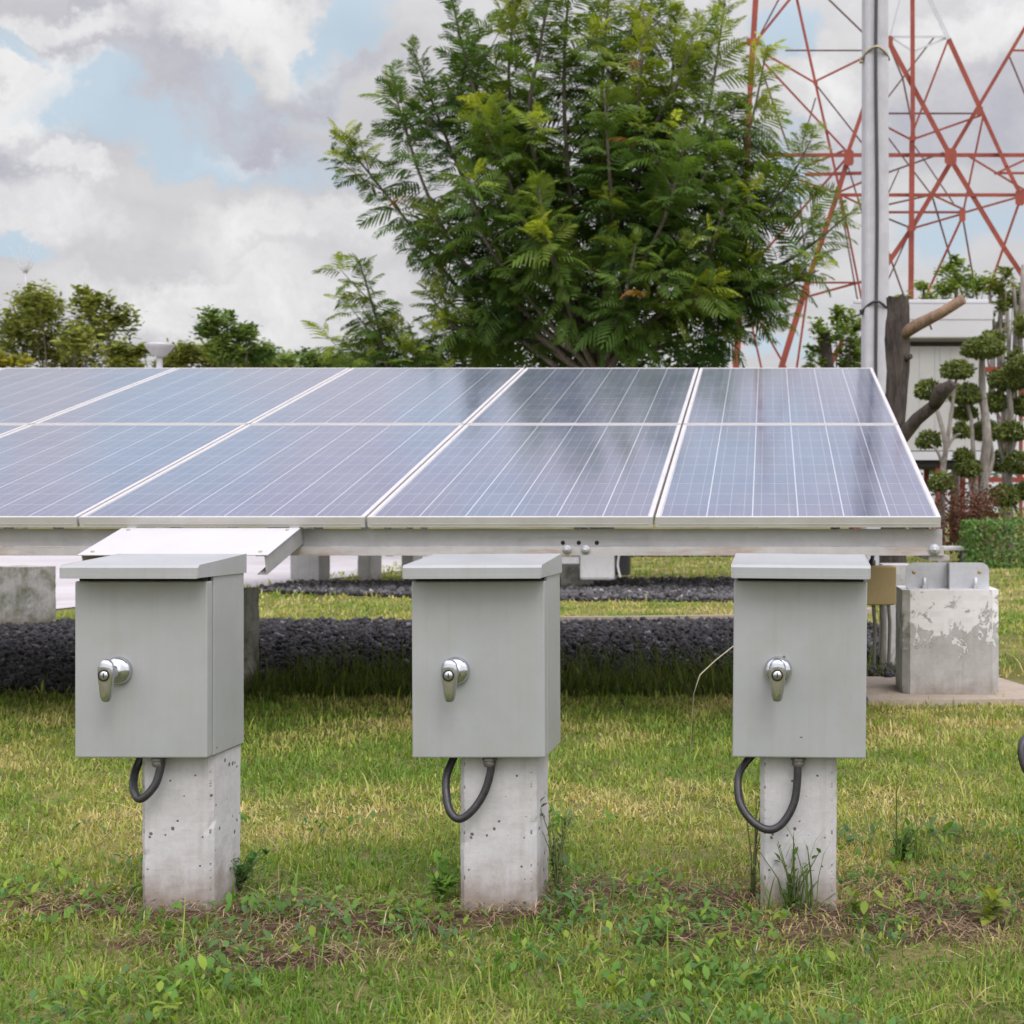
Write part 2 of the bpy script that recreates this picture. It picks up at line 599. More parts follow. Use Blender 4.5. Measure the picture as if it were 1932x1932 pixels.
def ground_mat():
    m, g, out = material('lawn_soil')
    geo = g.n('ShaderNodeNewGeometry').outputs['Position']
    x, y, z = g.sep(geo)
    n1 = g.noise(geo, 1.1, 6, 0.6)
    n2 = g.noise(geo, 9.0, 7, 0.65)
    n3 = g.noise(geo, 70.0, 5, 0.65)
    soil = g.mix(g.rng(n3, 0.3, 0.7), (0.070, 0.041, 0.026), (0.165, 0.105, 0.070))
    turf = g.mix(g.rng(n2, 0.3, 0.7), (0.12, 0.140, 0.036), (0.235, 0.225, 0.066))
    turf = g.mix(g.math('MULTIPLY', g.rng(n3, 0.38, 0.62), 0.75), turf, (0.050, 0.056, 0.020))
    turf = g.mix(g.math('MULTIPLY', g.rng(g.noise(geo, 330.0, 3, 0.7), 0.45, 0.6), 0.6), turf, (0.045, 0.045, 0.018))
    straw = g.mix(g.rng(n1, 0.42, 0.66, 0.0, 0.6), turf, (0.33, 0.27, 0.115))
    at = g.n('ShaderNodeAttribute')
    at.attribute_name = 'bare'
    c = g.mix(g.rng(at.outputs['Fac'], 0.15, 0.6), straw, soil)
    principled(g, out, c, 0.95, 0.0, n3, 0.8, 0.02, spec=0.1)
    return m


def bark(name, a, b):
    m, g, out = material(name)
    tc = g.n('ShaderNodeTexCoord').outputs['Object']
    n = g.noise(g.vmath('MULTIPLY', tc, (1, 1, 0.22)), 26.0, 7, 0.68)
    c = g.mix(g.rng(n, 0.32, 0.68), a, b)
    c = g.mix(g.rng(g.noise(tc, 4.0, 4), 0.5, 0.75, 0, 0.5), c, tuple(v * 1.5 for v in b))
    principled(g, out, c, 0.9, 0.0, n, 0.9, 0.02, spec=0.2)
    return m


def galvanised(name, col, rust=0.25, rough=0.5):
    m, g, out = material(name)
    tc = g.n('ShaderNodeTexCoord').outputs['Object']
    n = g.noise(tc, 9.0, 6, 0.6)
    sp = g.sep(g.vor(tc, 60.0, out='Color'))[0]
    c = g.mix(g.rng(n, 0.3, 0.7), tuple(v * 0.82 for v in col), tuple(v * 1.1 for v in col))
    c = g.mix(g.math('MULTIPLY', sp, 0.16), c, tuple(v * 1.3 for v in col))
    st = g.noise(g.vmath('MULTIPLY', tc, (2.2, 9, 30)), 1.0, 6, 0.65)
    c = g.mix(g.rng(st, 0.5, 0.75, 0.0, 0.5), c, tuple(v * 0.62 for v in col))
    if rust:
        c = g.mix(g.math('MULTIPLY', g.rng(g.noise(g.vmath('MULTIPLY', tc, (1.4, 6, 10)), 1.0, 7, 0.68), 0.47, 0.60), rust), c, (0.30, 0.185, 0.12))
    principled(g, out, c, g.rng(n, 0.3, 0.7, rough - 0.1, rough + 0.12), 0.25, g.noise(tc, 120, 4), 0.12, 0.001)
    return m


M_BOX = paint_box()
M_POST = concrete('white_concrete', (0.475, 0.47, 0.46), 1.0, 0.75)
M_BLOCK = concrete('peeling_concrete', (0.40, 0.392, 0.37), 0.0, 0.7, 0.12, 0.0, 0.95)
M_BLOCK2 = concrete('mossy_concrete', (0.40, 0.395, 0.355), 0.3, 1.0, 0.95)
M_BLOCK3 = concrete('painted_concrete', (0.52, 0.515, 0.50), 0.2, 0.5, 0.1)
M_PAD = concrete('slab_concrete', (0.42, 0.36, 0.285), 0.2, 0.4)
M_POLE = concrete('pole_concrete', (0.43, 0.43, 0.445), 0.15, 0.35)
M_ALU = simple('panel_aluminium', (0.47, 0.465, 0.44), 0.42, 0.15, 0.06, 4.0, 0.08, 200, (0.36, 0.35, 0.25), 0.35)
M_CELL = panel_glass()
M_BEAM = galvanised('galvanised_channel', (0.37, 0.37, 0.365), 0.12)
M_LIP = galvanised('galvanised_lip', (0.44, 0.425, 0.41), 0.85)
M_PLATE = galvanised('galvanised_plate', (0.46, 0.475, 0.49), 0.15, 0.42)
M_TRAY = simple('tray_lid_paint', (0.42, 0.42, 0.415), 0.5, 0.0, 0.05, 5, 0.1, 160, (0.42, 0.40, 0.33), 0.35)
M_CHROME = simple('chrome', (0.50, 0.52, 0.55), 0.17, 0.92, 0.04, 30)
M_DARK = simple('dark_gap', (0.012, 0.012, 0.012), 0.8)
M_RUBBER = simple('black_rubber', (0.022, 0.022, 0.023), 0.42, 0.0, 0.3, 40, 0.2, 200, (0.10, 0.09, 0.08), 0.3)
M_GLAND = simple('gland_plastic', (0.085, 0.082, 0.070), 0.55, 0.0, 0.2, 60, 0.1, 100, (0.16, 0.09, 0.05), 0.5)
M_BRASS = simple('screw_metal', (0.30, 0.27, 0.17), 0.4, 0.7, 0.2, 50)
M_DARKPIPE = simple('shaded_conduit', (0.16, 0.155, 0.14), 0.7)  # conduit grey darkened to put the shade under the array into it
M_YELLOW = simple('beige_plastic', (0.34, 0.255, 0.125), 0.55, 0.0, 0.08, 9, 0.1, 80, (0.22, 0.17, 0.09), 0.4)
M_WHITEPL = simple('white_plastic', (0.62, 0.62, 0.60), 0.5, 0.0, 0.05, 8, 0.0, 80, (0.4, 0.38, 0.3), 0.4)
M_RED = simple('red_tower_paint', (0.215, 0.043, 0.024), 0.8, 0.0, 0.25, 1.5, 0.0, 30, (0.20, 0.045, 0.03), 0.5)
M_TDARK = simple('dark_tower_paint', (0.105, 0.056, 0.050), 0.8, 0.0, 0.25, 1.5)
M_TGREY = simple('pale_tower_paint', (0.40, 0.41, 0.42), 0.5, 0.0, 0.15, 1.5)
M_WALL = simple('shelter_wall', (0.39, 0.39, 0.37), 0.6, 0.0, 0.05, 1.2, 0.0, 30, (0.34, 0.33, 0.25), 0.4)
M_ROOF = simple('shelter_roof', (0.47, 0.475, 0.48), 0.55, 0.0, 0.05, 1.0, 0.0, 30, (0.45, 0.44, 0.38), 0.3)
M_BARK = bark('grey_bark', (0.055, 0.045, 0.036), (0.16, 0.135, 0.11))
M_BARKD = bark('dark_bark', (0.024, 0.020, 0.017), (0.085, 0.070, 0.058))
M_BARKP = bark('pale_bark', (0.14, 0.125, 0.105), (0.30, 0.275, 0.24))
M_CUT = bark('peeled_wood', (0.13, 0.085, 0.055), (0.26, 0.18, 0.12))
M_LEAF = leaf_mat('leaves', 0.42, 0.6, 0.15)
M_LEAFD = leaf_mat('clipped_leaves', 0.2, 0.6)
M_GRASS = leaf_mat('grass_blades', 0.38, 0.55, 0.2)
M_STONE = tint_mat('gravel_stone')
M_GROUND = ground_mat()
M_ROAD = simple('road_concrete', (0.40, 0.385, 0.375), 0.85, 0.0, 0.1, 0.6, 0.3, 30, (0.30, 0.25, 0.21), 0.5)
M_GBED = simple('gravel_bed_soil', (0.022, 0.022, 0.022), 0.95, 0.0, 0.4, 20, 0.8, 60)
M_LAMP = simple('lamp_housing', (0.40, 0.40, 0.40), 0.5, 0.2)
M_DRY = simple('pale_dry_stem', (0.58, 0.52, 0.36), 0.7)
M_STRAW = leaf_mat('dry_straw', 0.15, 0.8, 0.1)

# ------------------------------------------------------------------ ground, road, gravel beds


def sheet(name, pts, z, mat, kind='structure', label=None, cat=None):
    mb = MB()
    mb.add([(x, y, z) for x, y in pts], [tuple(range(len(pts)))])
    o = mb.build(name, mat)
    return tag(o, label, cat, None, kind)


GROUND_PENDING = True
sheet('road', [(-5.75, 10.6), (-4.6, 20.5), (-2.6, 40), (-30, 40), (-40, 10.6)], 0.008, M_ROAD)
BED1 = [(-9, 6.15), (-2.75, 6.08), (-2.3, 6.35), (-1.9, 6.75), (0.2, 6.7), (0.62, 6.4), (0.75, 9.2), (0.55, 10.0), (-1.2, 9.75), (-3.0, 9.8), (-5.2, 9.7), (-9, 9.6)]
BED2 = [(-5.0, 13.6), (-3.6, 13.0), (-2, 12.3), (1.0, 12.1), (1.2, 15.6), (-1, 16.0), (-5.1, 15.1)]
sheet('gravel_bed', BED1, 0.010, M_GBED)
sheet('gravel_bed_far', BED2, 0.010, M_GBED).name = 'gravel_bed.001'


def in_poly(px, py, poly):
    inside = np.zeros(len(px), bool)
    j = len(poly) - 1
    for i in range(len(poly)):
        xi, yi = poly[i]
        xj, yj = poly[j]
        c = ((yi > py) != (yj > py)) & (px < (xj - xi) * (py - yi) / (yj - yi + 1e-12) + xi)
        inside ^= c
        j = i
    return inside


# stones: a rough eleven-vertex lump
def lump():
    t = (1 + 5 ** 0.5) / 2
    v = np.array([(-1, t, 0), (1, t, 0), (-1, -t, 0), (1, -t, 0), (0, -1, t), (0, 1, t), (0, -1, -t), (0, 1, -t), (t, 0, -1), (t, 0, 1), (-t, 0, -1), (-t, 0, 1)], float)
    v /= np.linalg.norm(v[0])
    v *= rng.uniform(0.75, 1.15, (12, 1))
    f = [(0, 11, 5), (0, 5, 1), (0, 1, 7), (0, 7, 10), (0, 10, 11), (1, 5, 9), (5, 11, 4), (11, 10, 2), (10, 7, 6), (7, 1, 8), (3, 9, 4), (3, 4, 2), (3, 2, 6), (3, 6, 8), (3, 8, 9), (4, 9, 5), (2, 4, 11), (6, 2, 10), (8, 6, 7), (9, 8, 1)]
    return v, f


def rot_random(n):
    f = unit(n)
    u = unit(n)
    return frames(f, u)


def stones(name, poly, n, size, xr, label, lo=0.02, hi=0.085):
    b = np.array(poly)
    x = rng.uniform(max(b[:, 0].min(), xr[0]), min(b[:, 0].max(), xr[1]), n)
    y = rng.uniform(b[:, 1].min(), b[:, 1].max(), n)
    k = in_poly(x, y, poly)
    x, y = x[k], y[k]
    n = len(x)
    s = np.clip(size * rng.lognormal(0, 0.42, n), 0, size * 1.75)
    M = rot_random(n) * (s[:, None, None] * np.array([1, .8, .65])[None, None, :])
    T = np.stack([x, y, 0.010 + s * 0.35 + rng.uniform(0, 0.02, n)], 1)
    tv, tf = lump()
    gcol = rng.uniform(lo, hi, n) * np.where(rng.random(n) < 0.06, 3.2, 1.0)
    tint = np.stack([gcol * 1.04, gcol, gcol * .98], 1)
    o = inst_mesh(name, tv, tf, M, T, tint, M_STONE)
    return tag(o, label, 'gravel', None, 'stuff')


stones('gravel', BED1, 30000, 0.0165, (-6.5, 1.2), 'loose dark grey stones of the bed under the solar array', 0.018, 0.070)
stones('gravel', BED2, 12000, 0.022, (-6, 1.5), 'grey stones of the narrow bed behind the grass strip', 0.03, 0.13)

# thin pale edging along the back of the near gravel bed
mb = MB()
ep = [(-1.55, 9.86), (-1.0, 9.9), (-0.4, 10.02), (0.1, 10.12), (0.45, 10.3), (0.8, 10.8)]
for a, b in zip(ep, ep[1:]):
    mb.obox((*a, 0.02), (*b, 0.02), 0.05, 0.06)
tag(mb.build('edging_kerb', M_PAD), 'thin pale edging strip between the dark gravel and the grass behind it', 'kerb')


# ------------------------------------------------------------------ grass
def fbm(x, y, s, seed=0.0):
    return np.array([mnoise.fractal(Vector((a * s + seed, b * s - seed, seed * 0.37)), 0.9, 2.0, 4) for a, b in zip(x, y)])


def dirt_mask(x, y):
    m = np.zeros_like(x)
    for cx, cy, rx, ry, a in ((-1.36, 2.80, .15, .11, .9), (-0.93, 2.72, .20, .15, 1.0), (-0.80, 2.46, .22, .07, .8), (-0.70, 2.66, .14, .08, .8), (-1.05, 2.55, .14, .05, .7),
                              (-0.26, 2.86, .24, .15, .95), (-0.08, 2.62, .22, .09, .7), (0.30, 2.72, .25, .17, 1.15), (0.42, 2.95, .18, .09, .7),
                              (-0.08, 2.80, .12, .12, .8), (-1.16, 2.735, .13, .05, 1.1), (-0.53, 2.730, .13, .05, 1.1), (0.06, 2.70, .15, .07, 1.0), (0.62, 2.68, .16, .10, .7)):
        m = np.maximum(m, 1.25 * a * np.exp(-((x - cx) / rx) ** 2 - ((y - cy) / ry) ** 2))
    if np.any(m > .03):
        k = m > .03
        m[k] *= np.clip(0.92 + 0.9 * fbm(x[k], y[k], 6.5, 1.7), 0.3, 1.35)
    return m


POSTS = [(-1.160, 2.772), (-0.529, 2.768), (0.0595, 2.768), (0.69, 2.775)]

blade_v = [(-.5, 0, 0), (.5, 0, 0), (-.42, .10, .45), (.42, .10, .45), (-.24, .34, .80), (.24, .34, .80), (-.03, .66, 1.0), (.03, .66, 1.0)]
blade_f = [(0, 1, 3, 2), (2, 3, 5, 4), (4, 5, 7, 6)]


def blades(x, y, h, w, tint, z=0.0, lean=0.5):
    n = len(x)
    yaw = rng.uniform(0, 2 * math.pi, n)
    le = rng.normal(0.35, 0.35, n) * lean
    cz, sz = np.cos(yaw), np.sin(yaw)
    A = np.zeros((n, 3, 3))
    # columns: width, curl direction, height
    up = np.stack([-sz * np.sin(le), cz * np.sin(le), np.cos(le)], 1)
    cu = np.stack([-sz * np.cos(le), cz * np.cos(le), -np.sin(le)], 1)
    A[:, :, 0] = np.stack([cz, sz, np.zeros(n)], 1) * w[:, None]
    A[:, :, 1] = cu * (h * rng.uniform(0.3, 1.1, n))[:, None]
    A[:, :, 2] = up * h[:, None]
    T = np.stack([x, y, np.full(n, z)], 1)
    return A, T, tint


def ground_sheet():
    xs = np.concatenate([[-900, -60, -12, -5], np.linspace(-2.4, 1.5, 150), [3, 8, 40, 900]])
    ys = np.concatenate([[-60, 0.5], np.linspace(1.5, 4.6, 130), [6, 9, 14, 30, 90, 300, 1500]])
    X, Y = np.meshgrid(xs, ys)
    fx, fy = X.ravel(), Y.ravel()
    dm = dirt_mask(fx, fy)
    near = (fx > -2.3) & (fx < 1.4) & (fy > 1.6) & (fy < 4.5)
    hz = np.array([mnoise.fractal(Vector((a * 7, b * 7, 1.0)), .9, 2, 4) if q else 0 for a, b, q in zip(fx, fy, near)]) * 0.006
    br = np.array([mnoise.fractal(Vector((a * 9, b * 9, 4.0)), .8, 2, 5) if q else 0 for a, b, q in zip(fx, fy, near)])
    nx, ny_ = len(xs), len(ys)
    F = [(j * nx + i, j * nx + i + 1, (j + 1) * nx + i + 1, (j + 1) * nx + i) for j in range(ny_ - 1) for i in range(nx - 1)]
    me = bpy.data.meshes.new('ground')
    me.from_pydata(np.stack([fx, fy, hz], 1).tolist(), [], F)
    at = me.attributes.new('bare', 'FLOAT', 'POINT')
    at.data.foreach_set('value', np.clip(dm * 1.1 + br * 0.5 * (dm > .12), 0, 1).astype(np.float32))
    me.polygons.foreach_set('use_smooth', np.ones(len(F), bool))
    me.materials.append(M_GROUND)
    o = bpy.data.objects.new('ground', me)
    COL.objects.link(o)
    tag(o, None, None, None, 'structure')


ground_sheet()
GA, GT, GC = [], [], []


def grass_zone(y0, y1, dens, h0, w0, keep=None, seed=0.0, xl=-0.68, xr=0.42, tall=0.0):
    area_n = int((y1 - y0) * ((xr - xl) * (y0 + y1) / 2 + 0.5) * dens)
    y = rng.uniform(y0, y1, area_n)
    x = rng.uniform(xl * y - 0.25, xr * y + 0.25)
    if keep is not None:
        k = keep(x, y)
        x, y = x[k], y[k]
    dm = dirt_mask(x, y)
    nz = fbm(x, y, 1.3, 3.1 + seed)
    nz2 = fbm(x, y, 5.5, 8.2)
    k = rng.random(len(x)) > np.clip(dm * 1.0 + (nz2 < -0.35) * 0.25, 0, 0.93)
    for px, py in POSTS:
        k &= ~((abs(x - px) < 0.077) & (y > py - 0.002) & (y < py + 0.152))
    x, y, dm, nz, nz2 = x[k], y[k], dm[k], nz[k], nz2[k]
    n = len(x)
    dry = np.clip(0.31 + nz * 0.75 + nz2 * 0.42 + rng.normal(0, 0.22, n) + dm * 0.4 + np.clip((y - 3.0) * 0.10, -0.2, 0.16), 0, 1)
    lush = np.array([0.105, 0.190, 0.026])
    mid = np.array([0.235, 0.285, 0.052])
    strw = np.array([0.440, 0.370, 0.165])
    t = dry[:, None]
    c = np.where(t < .5, lush + (mid - lush) * t * 2, mid + (strw - mid) * (t - .5) * 2)
    c *= rng.uniform(0.85, 1.5, (n, 1))
    h = h0 * rng.lognormal(0, 0.32, n) * (1 + 0.5 * np.clip(nz2, -.6, .8)) * (1 - 0.3 * dry)
    if tall:
        tk = rng.random(n) < tall
        h[tk] *= rng.uniform(2.0, 3.6, tk.sum())
    w = w0 * rng.uniform(0.6, 1.35, n)
    A, T, C = blades(x, y, h, w, c, 0.0, 1.5)
    GA.append(A); GT.append(T); GC.append(C)


notbed = lambda x, y: ~(in_poly(x, y, BED1) & (rng.random(len(x)) > 0.03 + 0.35 * np.clip(fbm(x, y, 1.9, 2.2) - 0.15, 0, 1))) & ~in_poly(x, y, BED2) & ~((x < -5.4) & (y > 10.6)) & ~((x > 0.38) & (x < 1.2) & (y > 5.72) & (y < 6.6))
grass_zone(1.75, 2.6, 25000, 0.020, 0.0032, tall=0.008)
grass_zone(2.6, 3.5, 18000, 0.020, 0.0036, tall=0.010)
grass_zone(3.5, 4.6, 10500, 0.021, 0.0042, tall=0.006)
grass_zone(4.6, 5.9, 7000, 0.023, 0.0055, tall=0.006)
grass_zone(5.9, 9.0, 900, 0.034, 0.009, notbed, tall=0.02)
grass_zone(9.0, 12.5, 900, 0.032, 0.011, notbed, tall=0.004)
grass_zone(12.5, 26.0, 120, 0.05, 0.02, notbed)
# the taller, darker fringe left uncut along the front of the gravel
nf = 7500
x = rng.uniform(-2.25, 0.75, nf)
y = 5.95 + np.abs(rng.normal(0, 0.55, nf))
k = (y < 7.4) & ~((x > 0.38) & (y > 5.72) & (y < 6.52))
x, y = x[k], y[k]
c = np.array([0.085, 0.120, 0.022]) * rng.uniform(0.55, 1.5, (len(x), 1)) + np.array([.06, .03, .01]) * (rng.random((len(x), 1)) < .15)
A, T, C = blades(x, y, 0.075 * rng.lognormal(0, 0.5, len(x)), 0.006 * rng.uniform(.5, 1.4, len(x)), c, 0.0, 0.9)
GA.append(A); GT.append(T); GC.append(C)
x = rng.uniform(-4.4, -2.0, 1400)
y = 5.75 + np.abs(rng.normal(0, 0.28, 1400))
A, T, C = blades(x, y, 0.04 * rng.lognormal(0, 0.4, 1400), 0.006 * rng.uniform(.5, 1.4, 1400), np.array([0.085, 0.115, 0.022]) * rng.uniform(.6, 1.4, (1400, 1)), 0.0, 0.9)
GA.append(A); GT.append(T); GC.append(C)
gr = inst_mesh('grass', blade_v, blade_f, np.concatenate(GA), np.concatenate(GT), np.concatenate(GC), M_GRASS)
tag(gr, 'short patchy lawn, yellow green with dry straw coloured blades', 'grass', None, 'stuff')

# loose straw and clippings lying on the bare patches
ns = 34000
y = rng.uniform(2.0, 3.4, ns)
x = rng.uniform(-0.62 * y, 0.28 * y)
k = rng.random(ns) < np.clip(dirt_mask(x, y) * 0.95 + 0.045, 0, 1)
x, y = x[k], y[k]
n = len(x)
yaw = rng.uniform(0, 2 * math.pi, n)
pit = rng.normal(0.05, 0.16, n)
f = np.stack([np.cos(yaw) * np.cos(pit), np.sin(yaw) * np.cos(pit), np.sin(pit)], 1)
Mx = frames(f, np.tile(np.array([0, 0, 1.0]), (n, 1)))
ln = 0.034 * rng.lognormal(0, 0.5, n)
Mx = Mx * np.stack([ln, np.full(n, 0.0016), ln], 1)[:, None, :]
T = np.stack([x, y, rng.uniform(0.004, 0.022, n)], 1)
ton = rng.random((n, 1))
tint = (np.array([0.115, 0.075, 0.045]) * (1 - ton) + np.array([0.42, 0.33, 0.19]) * ton ** 1.6) * rng.uniform(.7, 1.2, (n, 1))
st_v = [(-.5, -.5, 0), (-.5, .5, 0), (0, .6, .10), (0, -.6, .10), (.5, .2, .02), (.5, -.2, .02)]
st_f = [(0, 3, 2, 1), (3, 5, 4, 2)]
tag(inst_mesh('dry_clippings', st_v, st_f, Mx, T, tint, M_STRAW), 'brown dead grass lying on the bare soil round the posts', 'dry grass', None, 'stuff')

# broad-leaved weeds
leaf_v = [(0, 0, 0), (.28, -.20, .08), (.28, .20, .08), (.62, -.22, .10), (.62, .22, .10), (1, 0, .0)]
leaf_q = [(0, 1, 2, 2), (1, 3, 4, 2), (3, 5, 5, 4)]
leaf_v8 = [(0, -.02, 0), (0, .02, 0), (.28, -.20, .08), (.28, .20, .08), (.62, -.22, .10), (.62, .22, .10), (1, -.02, 0), (1, .02, 0)]
leaf_f4 = [(0, 2, 3, 1), (2, 4, 5, 3), (4, 6, 7, 5)]


def rosettes(cx, cy, nleaf, size, cols, spread=0.032, z0=0.0, tilt=(0.15, 0.9)):
    A, T, C = [], [], []
    for i in range(len(cx)):
        m = nleaf
        yaw = rng.uniform(0, 2 * math.pi, m)
        pt = rng.uniform(*tilt, m)
        f = np.stack([np.cos(yaw) * np.cos(pt), np.sin(yaw) * np.cos(pt), np.sin(pt)], 1)
        s = size * rng.uniform(0.5, 1.3) * rng.uniform(0.6, 1.2, m)
        A.append(frames(f, np.tile(np.array([0, 0, 1.0]), (m, 1))) * s[:, None, None])
        T.append(np.stack([cx[i] + rng.normal(0, spread, m), cy[i] + rng.normal(0, spread, m), z0 + rng.uniform(0.004, 0.03, m)], 1))
        base = np.array(cols[rng.integers(len(cols))])
        C.append(base * rng.uniform(.75, 1.3, (m, 1)))
    return np.concatenate(A), np.concatenate(T), np.concatenate(C)


ny = 950
cy_ = rng.uniform(2.05, 3.5, ny)
cx_ = rng.uniform(-0.6 * cy_, 0.26 * cy_)
wn_ = fbm(cx_, cy_, 2.2, 5.5) + np.exp(-((cy_ - 2.72) / .32) ** 2) * 0.42
k = (wn_ > 0.12)
for px, py in POSTS:
    k &= ~((abs(cx_ - px) < 0.1) & (cy_ > py - 0.10) & (cy_ < py + 0.18))
A, T, C = rosettes(cx_[k], cy_[k], 11, 0.022, [(0.10, 0.20, 0.05), (0.09, 0.19, 0.035), (0.12, 0.22, 0.04), (0.20, 0.28, 0.04), (0.09, 0.16, 0.06)])
tag(inst_mesh('weeds', leaf_v8, leaf_f4, A, T, C, M_LEAF), 'low broad leaved weeds scattered through the lawn near the posts', 'weeds', None, 'stuff')


def weed_plant(x, y, label, h=0.12, nst=7, col=(0.055, 0.11, 0.022), leaf=0.03, nl=7, lean=0.4, blade=0):
    root = empty('weed_plant', (x, y, 0))
    tag(root, label, 'weed', 'weeds growing beside the posts')
    mb = MB()
    A, T, C = [], [], []
    for i in range(nst):
        a = random.uniform(0, 6.28)
        r = random.uniform(0.2, 1) * lean * h
        hh = h * random.uniform(0.5, 1.1)
        pts = [Vector((math.cos(a) * r * t * t + random.uniform(-.004, .004), math.sin(a) * r * t * t, hh * t)) for t in (0, .35, .7, 1)]
        mb.tube(pts, [0.0018, .0016, .0012, .0008], 4)
        for j in range(nl):
            t = random.uniform(.2, 1)
            p = Vector((math.cos(a) * r * t * t, math.sin(a) * r * t * t, hh * t))
            yaw, pt = random.uniform(0, 6.28), random.uniform(-.2, .9)
            f = np.array([[math.cos(yaw) * math.cos(pt), math.sin(yaw) * math.cos(pt), math.sin(pt)]])
            A.append(frames(f, np.array([[0, 0, 1.0]])) * (leaf * random.uniform(.5, 1.2)))
            T.append(np.array([p]))
            C.append(np.array([col]) * random.uniform(.7, 1.35))
    m, g = M_STEM, None
    mb.build('stem', m, root)
    inst_mesh('leaves', leaf_v8, leaf_f4, np.concatenate(A), np.concatenate(T), np.concatenate(C), M_LEAF, root)
    if blade:
        A, T, C = blades(rng.normal(0, .03, blade), rng.normal(0, .015, blade), rng.uniform(.06, .2, blade), rng.uniform(.003, .005, blade), np.array([0.10, 0.165, 0.035]) * rng.uniform(.7, 1.4, (blade, 1)), 0, .9)
        inst_mesh('blades', blade_v, blade_f, A, T, C, M_GRASS, root)
    return root


M_STEM = simple('green_stem', (0.11, 0.14, 0.045), 0.6)
weed_plant(-1.085, 2.90, 'dark green leafy weed at the right foot of the left post', 0.085, 14, (0.06, 0.15, 0.03), .022, 12, .8)
weed_plant(-0.655, 2.82, 'bright green broad leaved weed at the left foot of the middle post', 0.085, 9, (0.15, 0.29, 0.04), .034, 7, .7)
weed_plant(-0.425, 2.84, 'dark wiry weed rising along the right side of the middle post', 0.20, 9, (0.06, 0.09, 0.03), .016, 9, .22)
weed_plant(0.050, 2.735, 'tall grassy tuft with thin seed stems before the right post', 0.15, 12, (0.085, 0.14, 0.04), .020, 5, .6, 40)
weed_plant(0.165, 2.70, 'small yellow green sprout just right of the right post', 0.05, 4, (0.16, 0.26, 0.03), .03, 4)
weed_plant(0.42, 2.66, 'yellow leaved weed on the brown patch right of the right post', 0.06, 7, (0.22, 0.26, 0.04), .04, 4)
weed_plant(0.30, 3.15, 'grassy weed clump standing behind the brown patch at right', 0.08, 12, (0.09, 0.19, 0.035), .026, 5, .8, 24)
weed_plant(-0.03, 2.85, 'thin reddish twiggy weed climbing past the right cable loop', 0.30, 5, (0.05, 0.06, 0.02), .010, 7, .16)

# ------------------------------------------------------------------ posts
def rough_block(w, dd, h, cham, amp, seed, step=0.018, z0=0.0, chip=0.0):
    """square concrete prism: arris chamfer, slightly uneven faces and chipped edges; base centre at origin, front at y=0"""
    per = [(-w / 2 + cham, 0), (w / 2 - cham, 0), (w / 2, cham), (w / 2, dd - cham), (w / 2 - cham, dd), (-w / 2 + cham, dd), (-w / 2, dd - cham), (-w / 2, cham)]
    ring = []
    for i in range(8):
        a, b = Vector((*per[i], 0)), Vector((*per[(i + 1) % 8], 0))
        n = max(1, int((b - a).length / step))
        ring += [(a.lerp(b, t / n), i % 2 == 1 or t == 0) for t in range(n)]
    nr = len(ring)
    nz = max(2, int(h / step))
    vs, fs = [], []
    for j in range(nz + 1):
        z = z0 + (h - z0) * j / nz
        for p, ed in ring:
            q = Vector((p.x, p.y, z))
            c = Vector((0, dd / 2, z))
            nn = mnoise.fractal(q * 18 + Vector((seed, 0, 0)), 0.9, 2.0, 4)
            off = amp * nn
            if ed:
                e = mnoise.noise(q * 34 + Vector((seed * 3, 5, 1)))
                off -= chip * max(0, e - 0.25)
            dirv = (q - c)
            dirv.z = 0
            vs.append(q + dirv.normalized() * off)
    for j in range(nz):
        for i in range(nr):
            i2 = (i + 1) % nr
            fs.append((j * nr + i, j * nr + i2, (j + 1) * nr + i2, (j + 1) * nr + i))
    fs.append(tuple(nz * nr + i for i in range(nr)))
    fs.append(tuple(reversed(range(nr))))
    return MB().add(vs, fs, False)


BOX_Z = 0.3035
post_lab = ['white concrete post under the left grey box, chipped along its right edge',
            'pitted white concrete post under the middle grey box',
            'pitted white concrete post under the right grey box, with a grass tuft at its foot',
            'white concrete post mostly beyond the right edge of the view']
for i, (px, py) in enumerate(POSTS):
    o = rough_block(0.150 if i else 0.142, 0.15, BOX_Z - 0.002, 0.009, 0.0014, 3.7 * i + 1, step=0.011, chip=0.010 if i == 0 else 0.006, z0=-0.05).build('concrete_post', M_POST, None, (px, py, 0), (0, 0, R(-0.9)))
    tag(o, post_lab[i], 'post', 'white concrete posts carrying the boxes')

# ------------------------------------------------------------------ electrical boxes
BW, BD, BH = 0.258, 0.185, 0.372     # body width, depth, height to the lid


def lever_mesh():
    """drop-shaped lever seen from the front, rounded, pointing down; origin at the lock centre"""
    K = 1.0
    prof = [(-0.0475, 0.003), (-0.046, 0.0075), (-0.040, 0.0105), (-0.030, 0.0122), (-0.015, 0.0142), (0.0, 0.0162), (0.012, 0.0160), (0.019, 0.0135), (0.024, 0.009), (0.0262, 0.004)]
    vs, fs = [], []
    n = 12
    for z, r in prof:
        for k in range(n):
            a = 2 * math.pi * k / n
            depth = 0.0085 * min(1.0, r / 0.012)
            vs.append((K * r * math.cos(a), -depth * math.sin(a) * (1 if math.sin(a) > 0 else 1.2), z * 1.10))
    for i in range(len(prof) - 1):
        for k in range(n):
            fs.append((i * n + k, i * n + (k + 1) % n, (i + 1) * n + (k + 1) % n, (i + 1) * n + k))
    fs += [tuple(range(n)), tuple(reversed(range((len(prof) - 1) * n, len(prof) * n)))]
    return MB().add(vs, fs, True)


